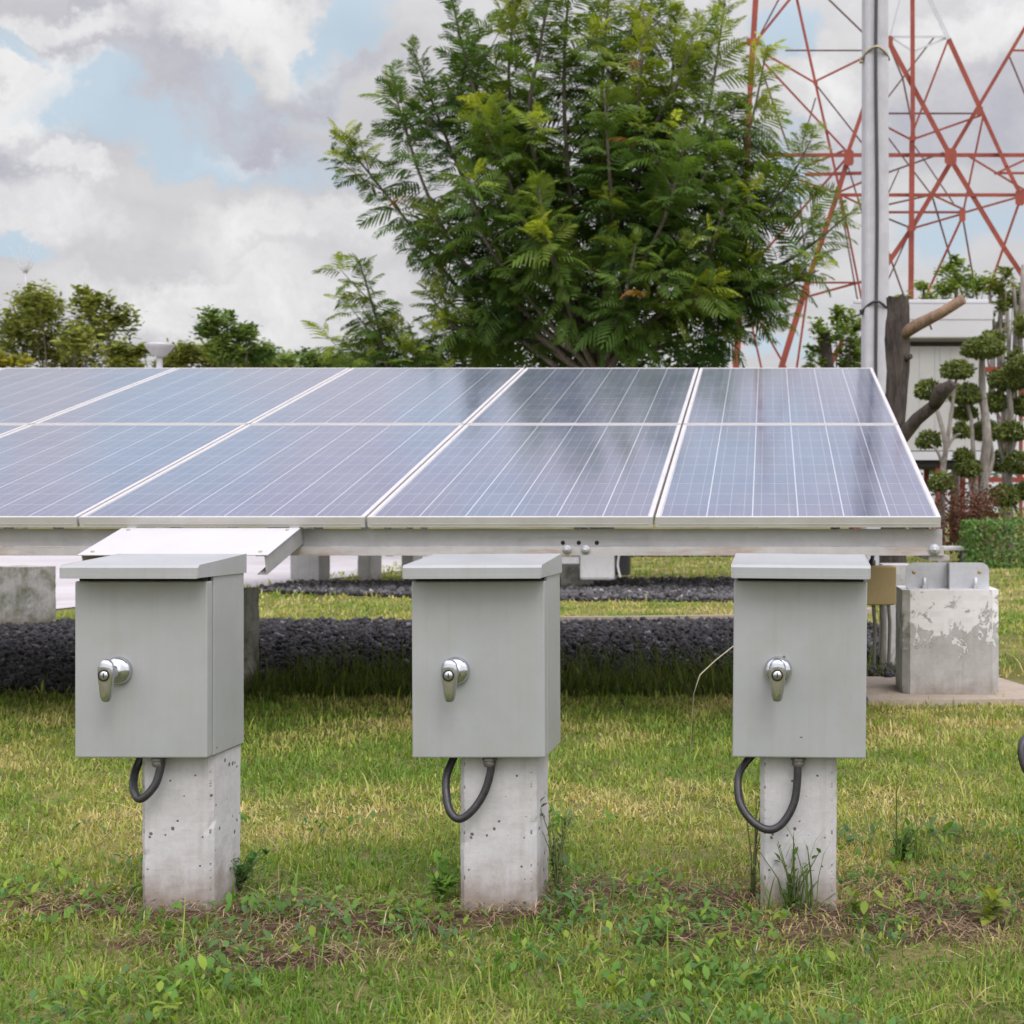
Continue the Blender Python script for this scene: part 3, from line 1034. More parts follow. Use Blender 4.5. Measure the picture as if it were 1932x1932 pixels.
def smooth_path(pts, n=8):
    pts = [Vector(p) for p in pts]
    out = []
    for i in range(len(pts) - 1):
        p0, p1, p2, p3 = pts[max(i - 1, 0)], pts[i], pts[i + 1], pts[min(i + 2, len(pts) - 1)]
        for k in range(n):
            t = k / n
            out.append(0.5 * ((2 * p1) + (p2 - p0) * t + (2 * p0 - 5 * p1 + 4 * p2 - p3) * t * t + (3 * p1 - p0 - 3 * p2 + p3) * t ** 3))
    out.append(pts[-1])
    return out


def make_box(x, label, loop, gx, roll=0.0, hx=-0.0425, dz=0.0):
    y = 2.733
    root = empty('electrical_box', (x, y, BOX_Z + dz), (0, R(roll), R(-0.9)))
    tag(root, label, 'electrical box', 'grey electrical boxes on white posts')
    # body: open-fronted shell behind the door
    b = MB()
    b.box(-BW / 2, BW / 2, 0.032, BD, 0.0, BH - 0.004, 0.0025)
    b.box(-BW / 2 + 0.012, BW / 2 - 0.012, 0.004, 0.034, 0.010, BH - 0.012)     # gasket collar
    b.build('body', M_BOX, root)
    g_ = MB()
    g_.box(-BW / 2 + 0.006, BW / 2 - 0.006, 0.0262, 0.0318, 0.006, BH - 0.02)
    g_.build('gasket', M_DARK, root)
    d = MB()
    d.box(-BW / 2, BW / 2, 0.0, 0.026, 0.001, 0.3425, 0.0028)
    door = d.build('door', M_BOX, root)
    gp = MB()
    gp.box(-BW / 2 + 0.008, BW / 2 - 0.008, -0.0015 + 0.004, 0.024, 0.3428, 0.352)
    gp.build('shadow_gap', M_DARK, root).name = 'lid_gap_shade'  # dark strip put in for the shade between door and lid
    # rain lid: thin folded sheet, fascia in front, sloping roof
    L = MB()
    yf, yb, zb, t = -0.050, BD + 0.004, 0.350, 0.0022
    poly_out = [(yf, zb), (yf, zb + 0.0205), (yf + 0.006, zb + 0.0255), (yb, zb + 0.0395), (yb, zb)]
    W = BW / 2 + 0.0035
    L.prism([(yf, zb + 0.006), (yf, zb + 0.0205), (yf + 0.007, zb + 0.0255), (yb, zb + 0.040), (yb, zb + 0.040 - t), (yf + 0.008, zb + 0.0255 - t), (yf + t, zb + 0.0195), (yf + t, zb + 0.006)], -W + t, W - t)
    for sx in (-1, 1):
        L.prism([(yf - 0.0004, zb + 0.0012), (yf - 0.0004, zb + 0.0206), (yf + 0.0066, zb + 0.0259), (yb + .0004, zb + 0.0404), (yb + .0004, zb + 0.0012)], sx * W, sx * (W - t))
    L.prism([(yf - 0.0012, zb), (yf - 0.0012, zb + 0.0068), (yf + 0.010, zb + 0.0068), (yf + 0.010, zb)], -W + t, W - t)
    L.build('lid', M_BOX, root)
    # handle on the door
    hz = 0.477 - 0.307
    ro = MB().lathe([(0.0268, 0.0), (0.0275, 0.003), (0.0266, 0.0085), (0.0235, 0.0135), (0.0180, 0.0165), (0.0130, 0.0172), (0.0124, 0.0178), (0.0115, 0.0178), (0.0112, 0.040), (0.0105, 0.046)], (hx, 0.0, hz), '-Y', 28)
    ro.build('rosette', M_CHROME, door)
    lv = lever_mesh().build('lever', M_CHROME, door, (hx - 0.001, -0.050, hz - 0.002))
    lk = MB()
    lk.lathe([(0.0098, 0.0), (0.0098, 0.0092), (0.0088, 0.0098), (0.0083, 0.0092), (0.0080, 0.0098), (0.0006, 0.0102)], (hx - 0.001, -0.050, hz - 0.003), '-Y', 24)
    lo = lk.build('lock_cylinder', M_CHROME, door)
    ks = MB()
    ks.box(hx - 0.0021, hx + 0.0001, -0.0606, -0.0600, hz - 0.0075, hz + 0.0015)
    ks.lathe([(0.0113, 0.0), (0.0113, 0.0006), (0.0088, 0.0006)], (hx - 0.001, -0.0592, hz - 0.003), '-Y', 24)
    ks.build('keyway', M_DARK, door)
    # gland and cable
    gl = MB()
    gl.lathe([(0.0145, 0.0), (0.0145, 0.005), (0.0135, 0.006)], (gx, 0.017, -0.0065), 'Z', 6, False)
    gl.lathe([(0.0100, 0.0), (0.0122, 0.004), (0.0122, 0.010), (0.0105, 0.013)], (gx, 0.017, -0.0185), 'Z', 12)
    gl.build('cable_gland', M_GLAND, root)
    MB().tube(smooth_path(loop), 0.0078, 12).build('cable', M_RUBBER, root)
    return root


def loop_pts(x, gx, pxs, d0=2.748):
    out = []
    for qx, qy, dd in pxs:
        p = P(qx, qy, d0 + dd)
        out.append((p.x - x, p.y - 2.733, p.z - BOX_Z))
    return out


bx = [-1.2125, -0.5595, 0.0600, 0.690]
make_box(bx[0], 'left grey metal box with its side face showing, tray lid behind its top',
         loop_pts(bx[0], .03, [(304, 1432, 0), (302, 1452, 0), (293, 1480, -.006), (275, 1502, -.012), (262, 1507, -.01), (253, 1494, 0), (251, 1475, .02), (256, 1450, .04), (268, 1424, .05)]), .027)
make_box(bx[1], 'middle grey metal box with long cable loop left of its post',
         loop_pts(bx[1], .03, [(928, 1434, 0), (924, 1462, 0), (912, 1498, -.004), (890, 1530, -.01), (866, 1545, -.012), (848, 1530, -.006), (841, 1497, .01), (842, 1462, .03), (856, 1426, .05)]), .018, -0.25)
make_box(bx[2], 'right grey metal box facing the viewer squarely, largest cable loop below',
         loop_pts(bx[2], .0, [(1505, 1434, 0), (1504, 1480, 0), (1497, 1520, -.004), (1476, 1555, -.01), (1450, 1566, -.012), (1420, 1550, -.008), (1397, 1517, .004), (1392, 1478, .02), (1398, 1452, .035), (1418, 1426, .05)]), -.001, 0.5, -0.042)
make_box(bx[3], 'grey box beyond the right edge, only its black cable loop in view',
         loop_pts(bx[3], .0, [(2110, 1434, 0), (2105, 1480, 0), (2080, 1540, -.004), (2020, 1530, -.01), (1955, 1478, -.012), (1931, 1440, -.01), (1929, 1405, 0), (1945, 1390, .02), (1985, 1400, .05)]), .0)

# ------------------------------------------------------------------ solar array
TILT = R(14.72)
CT, ST = math.cos(TILT), math.sin(TILT)
AX, AY, AZ = 0.5965, 4.875, 0.7620
PW, PL, PITX, PITY, FH, LIP = 0.985, 1.650, 0.9945, 1.667, 0.036, 0.0145

fm = MB()
fm.box(0, PW, 0, LIP, -FH, 0)
fm.box(0, PW, PL - LIP, PL, -FH, 0)
fm.box(0, LIP, LIP, PL - LIP, -FH, 0)
fm.box(PW - LIP, PW, LIP, PL - LIP, -FH, 0)
fm.box(LIP, PW - LIP, -0.0012, 0.0, -FH + 0.010, -FH + 0.0125)
gm = MB()
gm.add([(LIP, LIP, -0.0022), (PW - LIP, LIP, -0.0022), (PW - LIP, PL - LIP, -0.0022), (LIP, PL - LIP, -0.0022),
        (LIP, LIP, -0.008), (PW - LIP, LIP, -0.008), (PW - LIP, PL - LIP, -0.008), (LIP, PL - LIP, -0.008)],
       [(0, 1, 2, 3), (4, 7, 6, 5), (0, 4, 5, 1), (1, 5, 6, 2), (2, 6, 7, 3), (3, 7, 4, 0)])
ordn = ['at the right end', 'second from the right end', 'third from the right end', 'fourth from the right end', 'fifth from the right end', 'sixth from the right end']
proto = None
for row in (0, 1):
    for i in range(6):
        rname = 'lower' if row == 0 else 'upper'
        extra = {(0, 0): ', bluest near its lower corner', (0, 1): ', part mirrored tree', (1, 1): ', darkest of all'}.get((row, i), '')
        root = empty('solar_panel', (AX - PW - i * PITX, AY + row * PITY * CT, AZ + row * PITY * ST), (TILT, 0, 0))
        tag(root, f'solar panel {ordn[i]} of the {rname} row{extra}', 'solar panel', 'panels of the front solar array')
        if proto is None:
            proto = (fm.build('frame', M_ALU, root), gm.build('cell_sheet', M_CELL, root))
        else:
            for p in proto:
                c = p.copy()
                COL.objects.link(c)
                c.parent = root


def slope(u, v, w=0.0):
    """point u m left of the right end, v m up the slope, w m below the panel tops"""
    return Vector((AX - u, AY + v * CT + w * ST, AZ + v * ST - w * CT))


# steel frame carrying the panels
fr = empty('mounting_frame', (AX, 4.93, 0))
tag(fr, 'galvanised steel frame under the solar panels, its long front channel in view', 'steel frame')


def in_frame(o):
    o.parent = fr
    o.matrix_parent_inverse = Matrix.Translation(-Vector((AX, 4.93, 0)))
    return o


bm_ = MB()
XL = AX - 7.2
nseg = 240
# web with a slightly torn upper edge
vs, fs = [], []
for i in range(nseg + 1):
    x = XL + (AX + 0.012 - XL) * i / nseg
    e = mnoise.noise(Vector((x * 9, 1.3, 0))) * 0.0025
    vs += [(x, 4.935, 0.6605), (x, 4.935, 0.7210 + e), (x, 4.939, 0.7210 + e), (x, 4.939, 0.6605)]
for i in range(nseg):
    for k in range(4):
        k2 = (k + 1) % 4
        fs.append((i * 4 + k, i * 4 + k2, i * 4 + 4 + k2, i * 4 + 4 + k))
fs += [(0, 1, 2, 3), (nseg * 4 + 3, nseg * 4 + 2, nseg * 4 + 1, nseg * 4)]
bm_.add(vs, fs)
bm_.box(XL, AX + 0.012, 4.9395, 4.985, 0.716, 0.720)
bm_.box(XL, AX + 0.012, 4.922, 4.934, 0.657, 0.660)
in_frame(bm_.build('front_channel', M_BEAM))
lp = MB()
lp.box(XL, AX + 0.016, 4.918, 4.9215, 0.6285, 0.6590)
lp.box(XL, AX + 0.016, 4.9217, 4.985, 0.6285, 0.6320)
in_frame(lp.build('front_lip', M_LIP))
for v in (2.9,):
    a, b = slope(-0.01, v, 0.09), slope(7.2, v, 0.09)
    in_frame(MB().obox(a, b, 0.06, 0.10).build('rear_channel', M_BEAM))
for u in (0.06, 2.35, 4.7, 6.9):
    a, b = slope(u, 0.12, 0.075), slope(u, 3.25, 0.075)
    in_frame(MB().obox(a, b, 0.045, 0.07).build('purlin', M_BEAM))
for qx in (1062, 1092, 1126):
    p = P(qx, 1024, 4.934)
    h = MB().lathe([(0.0075, 0.0), (0.0075, 0.001)], (p.x, 4.9345, p.z), '-Y', 14)
    in_frame(h.build('bolt_hole', M_DARK))
for qx, qy, s in ((1070, 1037, 1.0), (1105, 1037, 1.0), (1763, 1037, 1.25)):
    p = P(qx, qy, 4.912)
    h = MB()
    h.lathe([(0.016 * s, 0), (0.016 * s, 0.004)], (p.x, 4.917, p.z), '-Y', 16)
    h.lathe([(0.0115 * s, 0.004), (0.0115 * s, 0.013), (0.009 * s, 0.015)], (p.x, 4.917, p.z), '-Y', 6, False)
    h.lathe([(0.0058 * s, 0.013), (0.0055 * s, 0.022)], (p.x, 4.917, p.z), '-Y', 10)
    in_frame(h.build('bolt', M_PLATE))
# foot plate of the frame at its right end
pr = P(1768, 1053, 4.98)
in_frame(MB().box(pr.x - 0.035, pr.x + 0.038, 4.93, 5.4, 0.611, 0.6282).build('end_plate', M_LIP))

# tray with a screwed lid, standing out in front of the channel
tr = empty('cable_tray', (-1.915, 4.86, 0.722), (TILT, 0, 0))
tag(tr, 'flat tray with a pale screwed lid jutting from the channel behind the left box', 'cable tray')
TW = 0.613 / 2
MB().box(-TW, TW, -0.325, 0.0, 0.0, 0.003, 0.0008).build('tray_lid', M_TRAY, tr)
for sx in (-1, 1):
    c = MB()
    xo = sx * (TW - 0.012)
    c.box(xo - 0.0016, xo + 0.0016, -0.318, 0.06, -0.066, -0.0005)
    c.box(min(xo, xo - sx * 0.030), max(xo, xo - sx * 0.030), -0.318, 0.06, -0.066, -0.063)
    c.box(min(xo, xo - sx * 0.030), max(xo, xo - sx * 0.030), -0.318, 0.06, -0.0038, -0.0006)
    c.build('side_channel', M_BEAM, tr)
for sx in (-1, 1):
    for yy in (-0.028, -0.292):
        MB().lathe([(0.0062, 0), (0.0058, 0.0025), (0.003, 0.0042)], (sx * (TW - 0.035), yy, 0.003), 'Z', 10).build('screw', M_BRASS, tr)

# ------------------------------------------------------------------ concrete footings
def block(x, y, w, d, h, mat, label, seed, name='concrete_block', grp='concrete footings of the arrays', rot=0.0, cham=0.012):
    root = rough_block(w, d, h, cham, 0.0025, seed, 0.02, -0.03, 0.012).build(name, mat, None, (x, y, 0), (0, 0, R(rot)))
    tag(root, label, 'footing', grp)
    return root


pb = P(1795, 1320, 5.84)
blk = block(pb.x, 5.84, 0.400, 0.36, 0.458, M_BLOCK, 'peeling whitewashed block with metal bracket on top, near the right edge', 5.0, cham=0.03)
# galvanised bracket: two facing plates and the fin between them
br = empty('anchor_bracket', (pb.x, 5.93, 0.458))
tag(br, 'galvanised anchor bracket with rounded plates bolted on the peeling block', 'bracket')


def ear_plate(x0, x1, h, r, left, t=0.006):
    pts = []
    n = 7
    if left:
        pts += [(x0, 0), (x1, 0), (x1, h)]
        pts += [(x0 + r - r * math.sin(a), h - r + r * math.cos(a)) for a in np.linspace(0, math.pi / 2, n)]
    else:
        pts += [(x0, h), (x0, 0), (x1, 0)]
        pts += [(x1 - r + r * math.cos(a), h - r + r * math.sin(a)) for a in np.linspace(0, math.pi / 2, n)]
    m = len(pts)
    vs = [(x, 0, z) for x, z in pts] + [(x, t, z) for x, z in pts]
    fs = [tuple(range(m)), tuple(reversed(range(m, 2 * m)))] + [(i, i + m, (i + 1) % m + m, (i + 1) % m) for i in range(m)]
    return MB().add(vs, fs)


for left in (True, False):
    pl = ear_plate(-0.180 if left else -0.002, -0.006 if left else 0.170, 0.110, 0.035, left)
    plate = pl.build('ear_plate', M_PLATE, br)
    hx_ = -0.145 if left else 0.130
    MB().lathe([(0.0085, 0), (0.0085, 0.0012)], (hx_, 0.0, 0.070), '-Y', 14).build('hole', M_YELLOW, plate)
    bx_ = -0.105 if left else 0.108
    b = MB()
    b.tube([(bx_, -0.03, 0.0), (bx_, -0.03, 0.048)], 0.0085, 10)
    b.lathe([(0.016, 0), (0.016, 0.012)], (bx_, -0.03, 0.004), 'Z', 6, False)
    b.build('anchor_bolt', M_PLATE, br)
MB().box(-0.0055, -0.0025, -0.07, 0.17, 0, 0.112).build('fin_plate', M_PLATE, br)
MB().box(-0.175, 0.165, -0.06, 0.0, -0.0005, 0.004).build('base_plate', M_PLATE, br)
# slab under it
mb = MB()
mb.add([(0.40, 5.68, 0), (0.6, 5.66, 0), (1.12, 5.70, 0), (1.20, 5.86, 0), (1.05, 6.5, 0), (0.38, 6.5, 0),
        (0.405, 5.685, 0.026), (0.6, 5.665, 0.028), (1.115, 5.705, 0.026), (1.19, 5.86, 0.024), (1.045, 6.48, 0.026), (0.39, 6.48, 0.026)],
       [(0, 1, 7, 6), (1, 2, 8, 7), (2, 3, 9, 8), (3, 4, 10, 9), (4, 5, 11, 10), (5, 0, 6, 11), (6, 7, 8, 9, 10, 11)])
tag(mb.build('concrete_slab', M_PAD), 'thin sandy concrete slab under the peeling block', 'slab')

block((436 - CX) / FPX * 6.2, 6.2, 0.13, 0.17, 0.44, M_BLOCK2, 'grey footing half hidden behind the left box, dark at its top', 8.0)
block((20 - CX) / FPX * 9.4, 9.4, 0.34, 0.22, 0.415, M_BLOCK2, 'mossy pale block at the far left edge under the panels', 12.0, rot=-20)
block((1695 - CX) / FPX * 6.9, 6.9, 0.14, 0.3, 0.52, M_BLOCK3, 'narrow pale footing just behind the beige box', 14.0)
block((575 - CX) / FPX * 15.2, 15.2, 0.34, 0.26, 0.42, M_BLOCK3, 'widest white block far off beyond the gap right of the left box', 15.0, rot=-8)
block((686 - CX) / FPX * 16.0, 16.0, 0.15, 0.36, 0.42, M_BLOCK3, 'slim white block far off, between the wide white block and the middle box', 16.0, rot=-6)
block((768 - CX) / FPX * 16.6, 16.6, 0.14, 0.36, 0.44, M_BLOCK3, 'slim white block far off touching the outline of the middle box lid', 17.0, rot=-5)
block((1086 - CX) / FPX * 14.2, 14.2, 0.30, 0.30, 0.30, M_BLOCK2, 'block coloured dark for shade, far off just right of the middle box', 18.0)  # mossy mix used here to put the rear array's shade into the colour

# rear array behind: its deck is hidden, its frame shades the far gravel
ra = empty('rear_array', (-2.0, 13.2, 0))
tag(ra, 'second solar array far behind, its deck hidden by the front panels', 'solar array')


def in_rear(o):
    o.parent = ra
    o.matrix_parent_inverse = Matrix.Translation(-Vector((-2.0, 13.2, 0)))
    return o


d2 = MB()
for i in range(6):
    for r in (0, 1):
        x0 = 0.55 - PW - i * PITX
        a = Vector((x0, 13.4 + r * PITY * CT, 0.84 + r * PITY * ST))
        f1 = Vector((0, CT, ST)) * PL
        nrm = Vector((0, -ST, CT)) * 0.035
        vs = [a, a + Vector((PW, 0, 0)), a + Vector((PW, 0, 0)) + f1, a + f1]
        vs += [v - nrm for v in vs]
        d2.add(vs, [(0, 1, 2, 3), (7, 6, 5, 4), (0, 4, 5, 1), (1, 5, 6, 2), (2, 6, 7, 3), (3, 7, 4, 0)])
in_rear(d2.build('deck', M_BOX))
for u in (0.1, 2.3, 4.4):
    in_rear(MB().obox((0.5 - u, 13.5, 0.79), (0.5 - u, 16.5, 0.79 + 3 * math.tan(TILT)), 0.05, 0.07).build('purlin', M_BEAM))
for qx, yy in ((575, 15.35), (686, 16.15), (1086, 14.3)):
    X = (qx - CX) / FPX * yy
    top = 0.76 + (yy - 13.5) * math.tan(TILT)
    in_rear(MB().box(X - 0.03, X + 0.03, yy + 0.1, yy + 0.16, 0.425 if qx < 1000 else 0.30, top).build('leg', M_BEAM))

# white meter with a black port beside the dark block
mt = empty('meter_unit', P(1130, 1070, 13.8))
tag(mt, 'white rounded unit with a black port, far off right of the middle box', 'meter')
w = 0.0
MB().box(-0.19, 0.155, 0.0, 0.25, -0.13, 0.14, 0.03).build('housing', M_WHITEPL, mt)
u_ = MB()
u_.box(0.16, 0.29, 0.02, 0.2, -0.08, 0.14, 0.012)
u_.build('port', M_RUBBER, mt)
MB().tube(smooth_path([(0.20, 0.01, 0.14), (0.185, 0.0, 0.02), (0.21, -0.01, -0.10)]), 0.012, 8).build('cord', M_WHITEPL, mt)
MB().box(-0.40, -0.195, 0.02, 0.14, 0.03, 0.10, 0.006).build('arm', M_WHITEPL, mt)

# beige junction box under the channel, with conduits
jb = empty('junction_box', P(1664, 1104, 5.6))
tag(jb, 'beige plastic junction box hanging under the array beside the right box', 'junction box')
MB().box(-0.062, 0.052, 0.0, 0.10, -0.080, 0.076, 0.006).build('case', M_YELLOW, jb)
MB().box(-0.066, 0.056, -0.006, 0.0, -0.076, 0.072, 0.002).build('cover', M_YELLOW, jb)
k_ = MB()
k_.lathe([(0.014, 0), (0.014, 0.018), (0.009, 0.026)], (-0.036, 0.04, 0.076), 'Z', 10)
k_.tube(smooth_path([(-0.036, 0.04, 0.10), (-0.030, 0.05, 0.13), (-0.02, 0.08, 0.16)]), 0.008, 8)
k_.build('cable_entry', M_RUBBER, jb)
for sx in (-0.030, 0.0, 0.030):
    MB().tube(smooth_path([(sx, 0.05, -0.080), (sx + .003, 0.055, -0.12), (sx + 0.008, 0.08, -0.17), (sx + 0.01, 0.16, -0.33)]), 0.0075, 8).build('conduit', M_DARKPIPE, jb)

# broken dry stalk left of the right box
mb = MB()
mb.tube([P(1384, 1219, 3.0), P(1350, 1246, 3.0), P(1321, 1273, 3.0), P(1315, 1290, 3.0), P(1309, 1309, 3.02), P(1303, 1400, 3.08), P(1300, 1640, 3.12)], [.0013, .0014, .0014, .0012, .0008, .0005, .0005], 5)
o = mb.build('dry_stalk', M_DRY)
tag(o, 'thin broken straw pale stalk leaning left of the right box', 'stalk')

# ------------------------------------------------------------------ utility pole
pole = empty('utility_pole', ((1651 - CX) / FPX * 14, 14.0, 0))
tag(pole, 'tall square concrete pole with a black cable strapped to it, right of the tree', 'pole')
w0, w1, H = 0.125, 0.108, 9.5
mb = MB()
ch = 0.02
ring = lambda w: [(-w + ch, -w), (w - ch, -w), (w, -w + ch), (w, w - ch), (w - ch, w), (-w + ch, w), (-w, w - ch), (-w, -w + ch)]
vs = [(x, y, 0) for x, y in ring(w0)] + [(x, y, H) for x, y in ring(w1)]
mb.add(vs, [tuple(reversed(range(8))), tuple(range(8, 16))] + [(i, (i + 1) % 8, (i + 1) % 8 + 8, i + 8) for i in range(8)])
mb.build('shaft', M_POLE, pole, rot=(0, 0, R(7)))
cb = MB()
cz = [0.9 + 0.35 * i for i in range(25)]
cb.tube([(0.004 + 0.007 * math.sin(z_ * 2.1), -0.142 - 0.004 * math.sin(z_ * 1.3), z_) for z_ in cz], 0.016, 8)
cb.build('cable', M_RUBBER, pole)
for zz, rr in ((0.78 + (966 - 97) / FPX * 14, 0), (0.78 + (966 - 572) / FPX * 14, 1)):
    s_ = MB()
    pts = []
    for a in np.linspace(math.pi, 2 * math.pi, 13):
        pts.append((0.135 * math.cos(a), 0.135 * math.sin(a) - 0.02, zz - 0.09 * abs(math.cos(a)) ** 1.5))
    s_.tube(pts, 0.013, 7)
    s_.box(-0.155, -0.12, -0.05, 0.0, zz - 0.12, zz - 0.07)
    s_.build('strap', M_BRASS if rr == 0 else M_RUBBER, pole)

# ------------------------------------------------------------------ big feathery tree
def frond(n=9):
    """a big drooping compound leaf, 1 m long along +x: a stalk with n pairs of narrow feathery fingers"""
    vs, fs = [], []

    def zc(t):
        return 0.12 * math.sin(t * 2.4) - 0.26 * t ** 2

    for i in range(n + 1):
        t = 0.16 + 0.84 * i / n
        ln = 0.46 * math.sin(math.pi * (0.20 + 0.74 * t)) ** 0.7 * (1.0 if i < n else .8)
        for sgn in ((-1, 1) if i < n else (0,)):
            a = math.radians(58 - 22 * t) * sgn
            dx, dy = math.cos(a), math.sin(a)
            hw = 0.024
            o = len(vs)
            for k, (r, w) in enumerate(((0.0, .5), (0.34, 1.15), (0.72, 1.0), (1.0, 0.18))):
                cx_, cy_ = t + dx * ln * r, dy * ln * r
                z = zc(t) - 0.42 * ln * r * r
                vs.append((cx_ - dy * hw * w, cy_ + dx * hw * w, z - .006 * (k > 0)))
                vs.append((cx_ + dy * hw * w, cy_ - dx * hw * w, z - .006 * (k > 0)))
            for k in range(3):
                fs.append((o + 2 * k, o + 2 * k + 1, o + 2 * k + 3, o + 2 * k + 2))
    return vs, fs


TD = 25.0


def big_tree():
    """several stems fanning from a low fork; every branch is an upright column of drooping feathery fronds"""
    root = empty('feathery_tree', ((1132 - CX) / FPX * TD, TD, 0))
    tag(root, 'large bright green feathery tree rising behind the solar panels', 'tree')
    base = Vector(root.location)
    wood = MB()
    fork = P(1132, 690, TD)
    wood.tube([base, base.lerp(fork, .5) + Vector((.1, 0, 0)), fork], [0.24, 0.19, 0.15], 10, wob=0.06)
    # mid point, tip (survey), depth at the tip, share of the branch that carries fronds
    BR = [((880, 560), (770, 420), (640, 255), 0.3, .42), ((890, 520), (800, 350), (738, 150), -.3, .62), ((930, 450), (850, 280), (778, 92), .4, .66),
          ((980, 400), (900, 190), (848, -20), -.3, .68), ((1010, 380), (960, 160), (985, -70), .6, .70), ((1070, 300), (1065, 100), (1085, -130), -.4, .66),
          ((1130, 300), (1140, 100), (1160, -120), .8, .66), ((1180, 380), (1205, 190), (1214, 22), -.6, .6), ((1230, 360), (1262, 200), (1275, 40), .5, .6),
          ((1270, 400), (1335, 210), (1368, 0), 0, .66), ((1310, 430), (1400, 290), (1448, 85), .3, .55), ((1340, 470), (1455, 390), (1530, 265), -.2, .58),
          ((1350, 540), (1490, 490), (1612, 395), .2, .5), ((1320, 590), (1430, 560), (1545, 510), -.4, .5), ((1290, 600), (1410, 575), (1480, 610), .3, .5),
          ((960, 560), (880, 500), (815, 400), -.8, .6), ((980, 610), (880, 630), (812, 560), -.2, .55), ((1070, 570), (1035, 450), (1013, 345), -2.0, .7),
          ((980, 540), (915, 450), (880, 320), -1.6, .65), ((1190, 540), (1255, 410), (1290, 280), -1.9, .7), ((1160, 470), (1150, 330), (1140, 170), -1.6, .6),
          ((1280, 580), (1335, 490), (1375, 350), -1.4, .65), ((1020, 500), (960, 340), (945, 205), -1.3, .6), ((1240, 480), (1330, 330), (1350, 200), -.9, .6),
          ((1030, 420), (1000, 300), (1020, 180), 1.5, .6), ((1160, 380), (1190, 260), (1220, 130), 1.6, .6), ((1250, 450), (1310, 350), (1400, 230), 1.5, .6),
          ((1090, 520), (1080, 420), (1070, 250), .8, .6), ((1180, 560), (1220, 470), (1230, 340), .6, .7), ((1290, 560), (1370, 480), (1440, 400), 1.0, .6),
          ((1030, 620), (970, 590), (920, 540), .6, .7), ((1200, 630), (1270, 580), (1330, 560), -1.6, .7), ((1100, 600), (1060, 540), (1030, 470), 1.4, .7),
          ((1160, 620), (1180, 560), (1200, 460), -2.0, .7), ((960, 640), (900, 660), (860, 640), .5, .6), ((1260, 650), (1330, 640), (1385, 620), .2, .6),
          ((1140, 200), (1190, 60), (1250, -90), .3, .6), ((960, 330), (870, 180), (905, 60), 1.0, .6), ((1000, 250), (1020, 80), (1040, -20), -.9, .6), ((1210, 300), (1280, 150), (1310, 60), -.8, .6)]
    SOLO = [((735, 760), (722, 650), (682, 505), -.4, .55), ((770, 770), (770, 690), (735, 610), .2, .6), ((800, 770), (800, 720), (775, 640), -.2, .6), ((690, 770), (690, 720), (660, 655), .3, .5)]
    A, T, C = [], [], []
    old = np.array([0.046, 0.104, 0.026])
    mid_c = np.array([0.132, 0.200, 0.030])
    young = np.array([0.38, 0.42, 0.034])

    def dress(pts, t0, q, size, dens, young_amt):
        """fronds in a spiral along the outer part of a branch"""
        seg = [0.0]
        for p, r in zip(pts, pts[1:]):
            seg.append(seg[-1] + (r - p).length)
        Ltot = seg[-1]
        L = Ltot * (1 - t0)
        n = max(8, int(L * dens))
        t = np.linspace(0, 1, n) ** 0.92
        sv = (t0 + (1 - t0) * t) * Ltot
        arr = np.array([tuple(p) for p in pts])
        pos = np.stack([np.interp(sv, seg, arr[:, k]) for k in range(3)], 1)
        ax = np.stack([np.interp(np.minimum(sv + .15, Ltot), seg, arr[:, k]) - np.interp(np.maximum(sv - .15, 0), seg, arr[:, k]) for k in range(3)], 1)
        ax[:, 2] += 0.12
        ax /= np.linalg.norm(ax, axis=1, keepdims=True)
        e1 = np.cross(ax, np.array([0.3, 1.0, 0.1]))
        e1 /= np.linalg.norm(e1, axis=1, keepdims=True)
        e2 = np.cross(ax, e1)
        az = np.arange(n) * 2.399 + random.uniform(0, 6)
        ang = np.radians(88 - 56 * t ** 1.4) + rng.normal(0, 0.20, n)
        f = np.cos(ang)[:, None] * ax + np.sin(ang)[:, None] * (np.cos(az)[:, None] * e1 + np.sin(az)[:, None] * e2)
        f[:, 2] -= 0.22 * (1 - t)
        s = size * (0.62 + 0.55 * np.sin(math.pi * np.clip(0.15 + t * 0.72, 0, 1))) * rng.uniform(.65, 1.2, n) * (1 - 0.35 * t ** 3)
        M = frames(f, np.tile(np.array([0, 0, 1.0]), (n, 1)) + 0.3 * rng.normal(size=(n, 3)))
        M = M * np.stack([s, s * rng.uniform(.75, 1.25, n), s * rng.uniform(.6, 1.6, n)], 1)[:, None, :]
        A.append(M)
        T.append(pos + rng.normal(0, .03, (n, 3)))
        mixf = np.clip((t - 0.5) * 1.7, 0, 1)[:, None] * young_amt
        c = (old + (mid_c - old) * (q * (0.45 + 0.55 * t))[:, None]) * (1 - mixf) + young * mixf
        c = c * rng.uniform(.7, 1.3, (n, 1))
        dead = rng.random(n) < 0.002
        c[dead] = np.array([0.30, 0.15, 0.035])
        C.append(c)

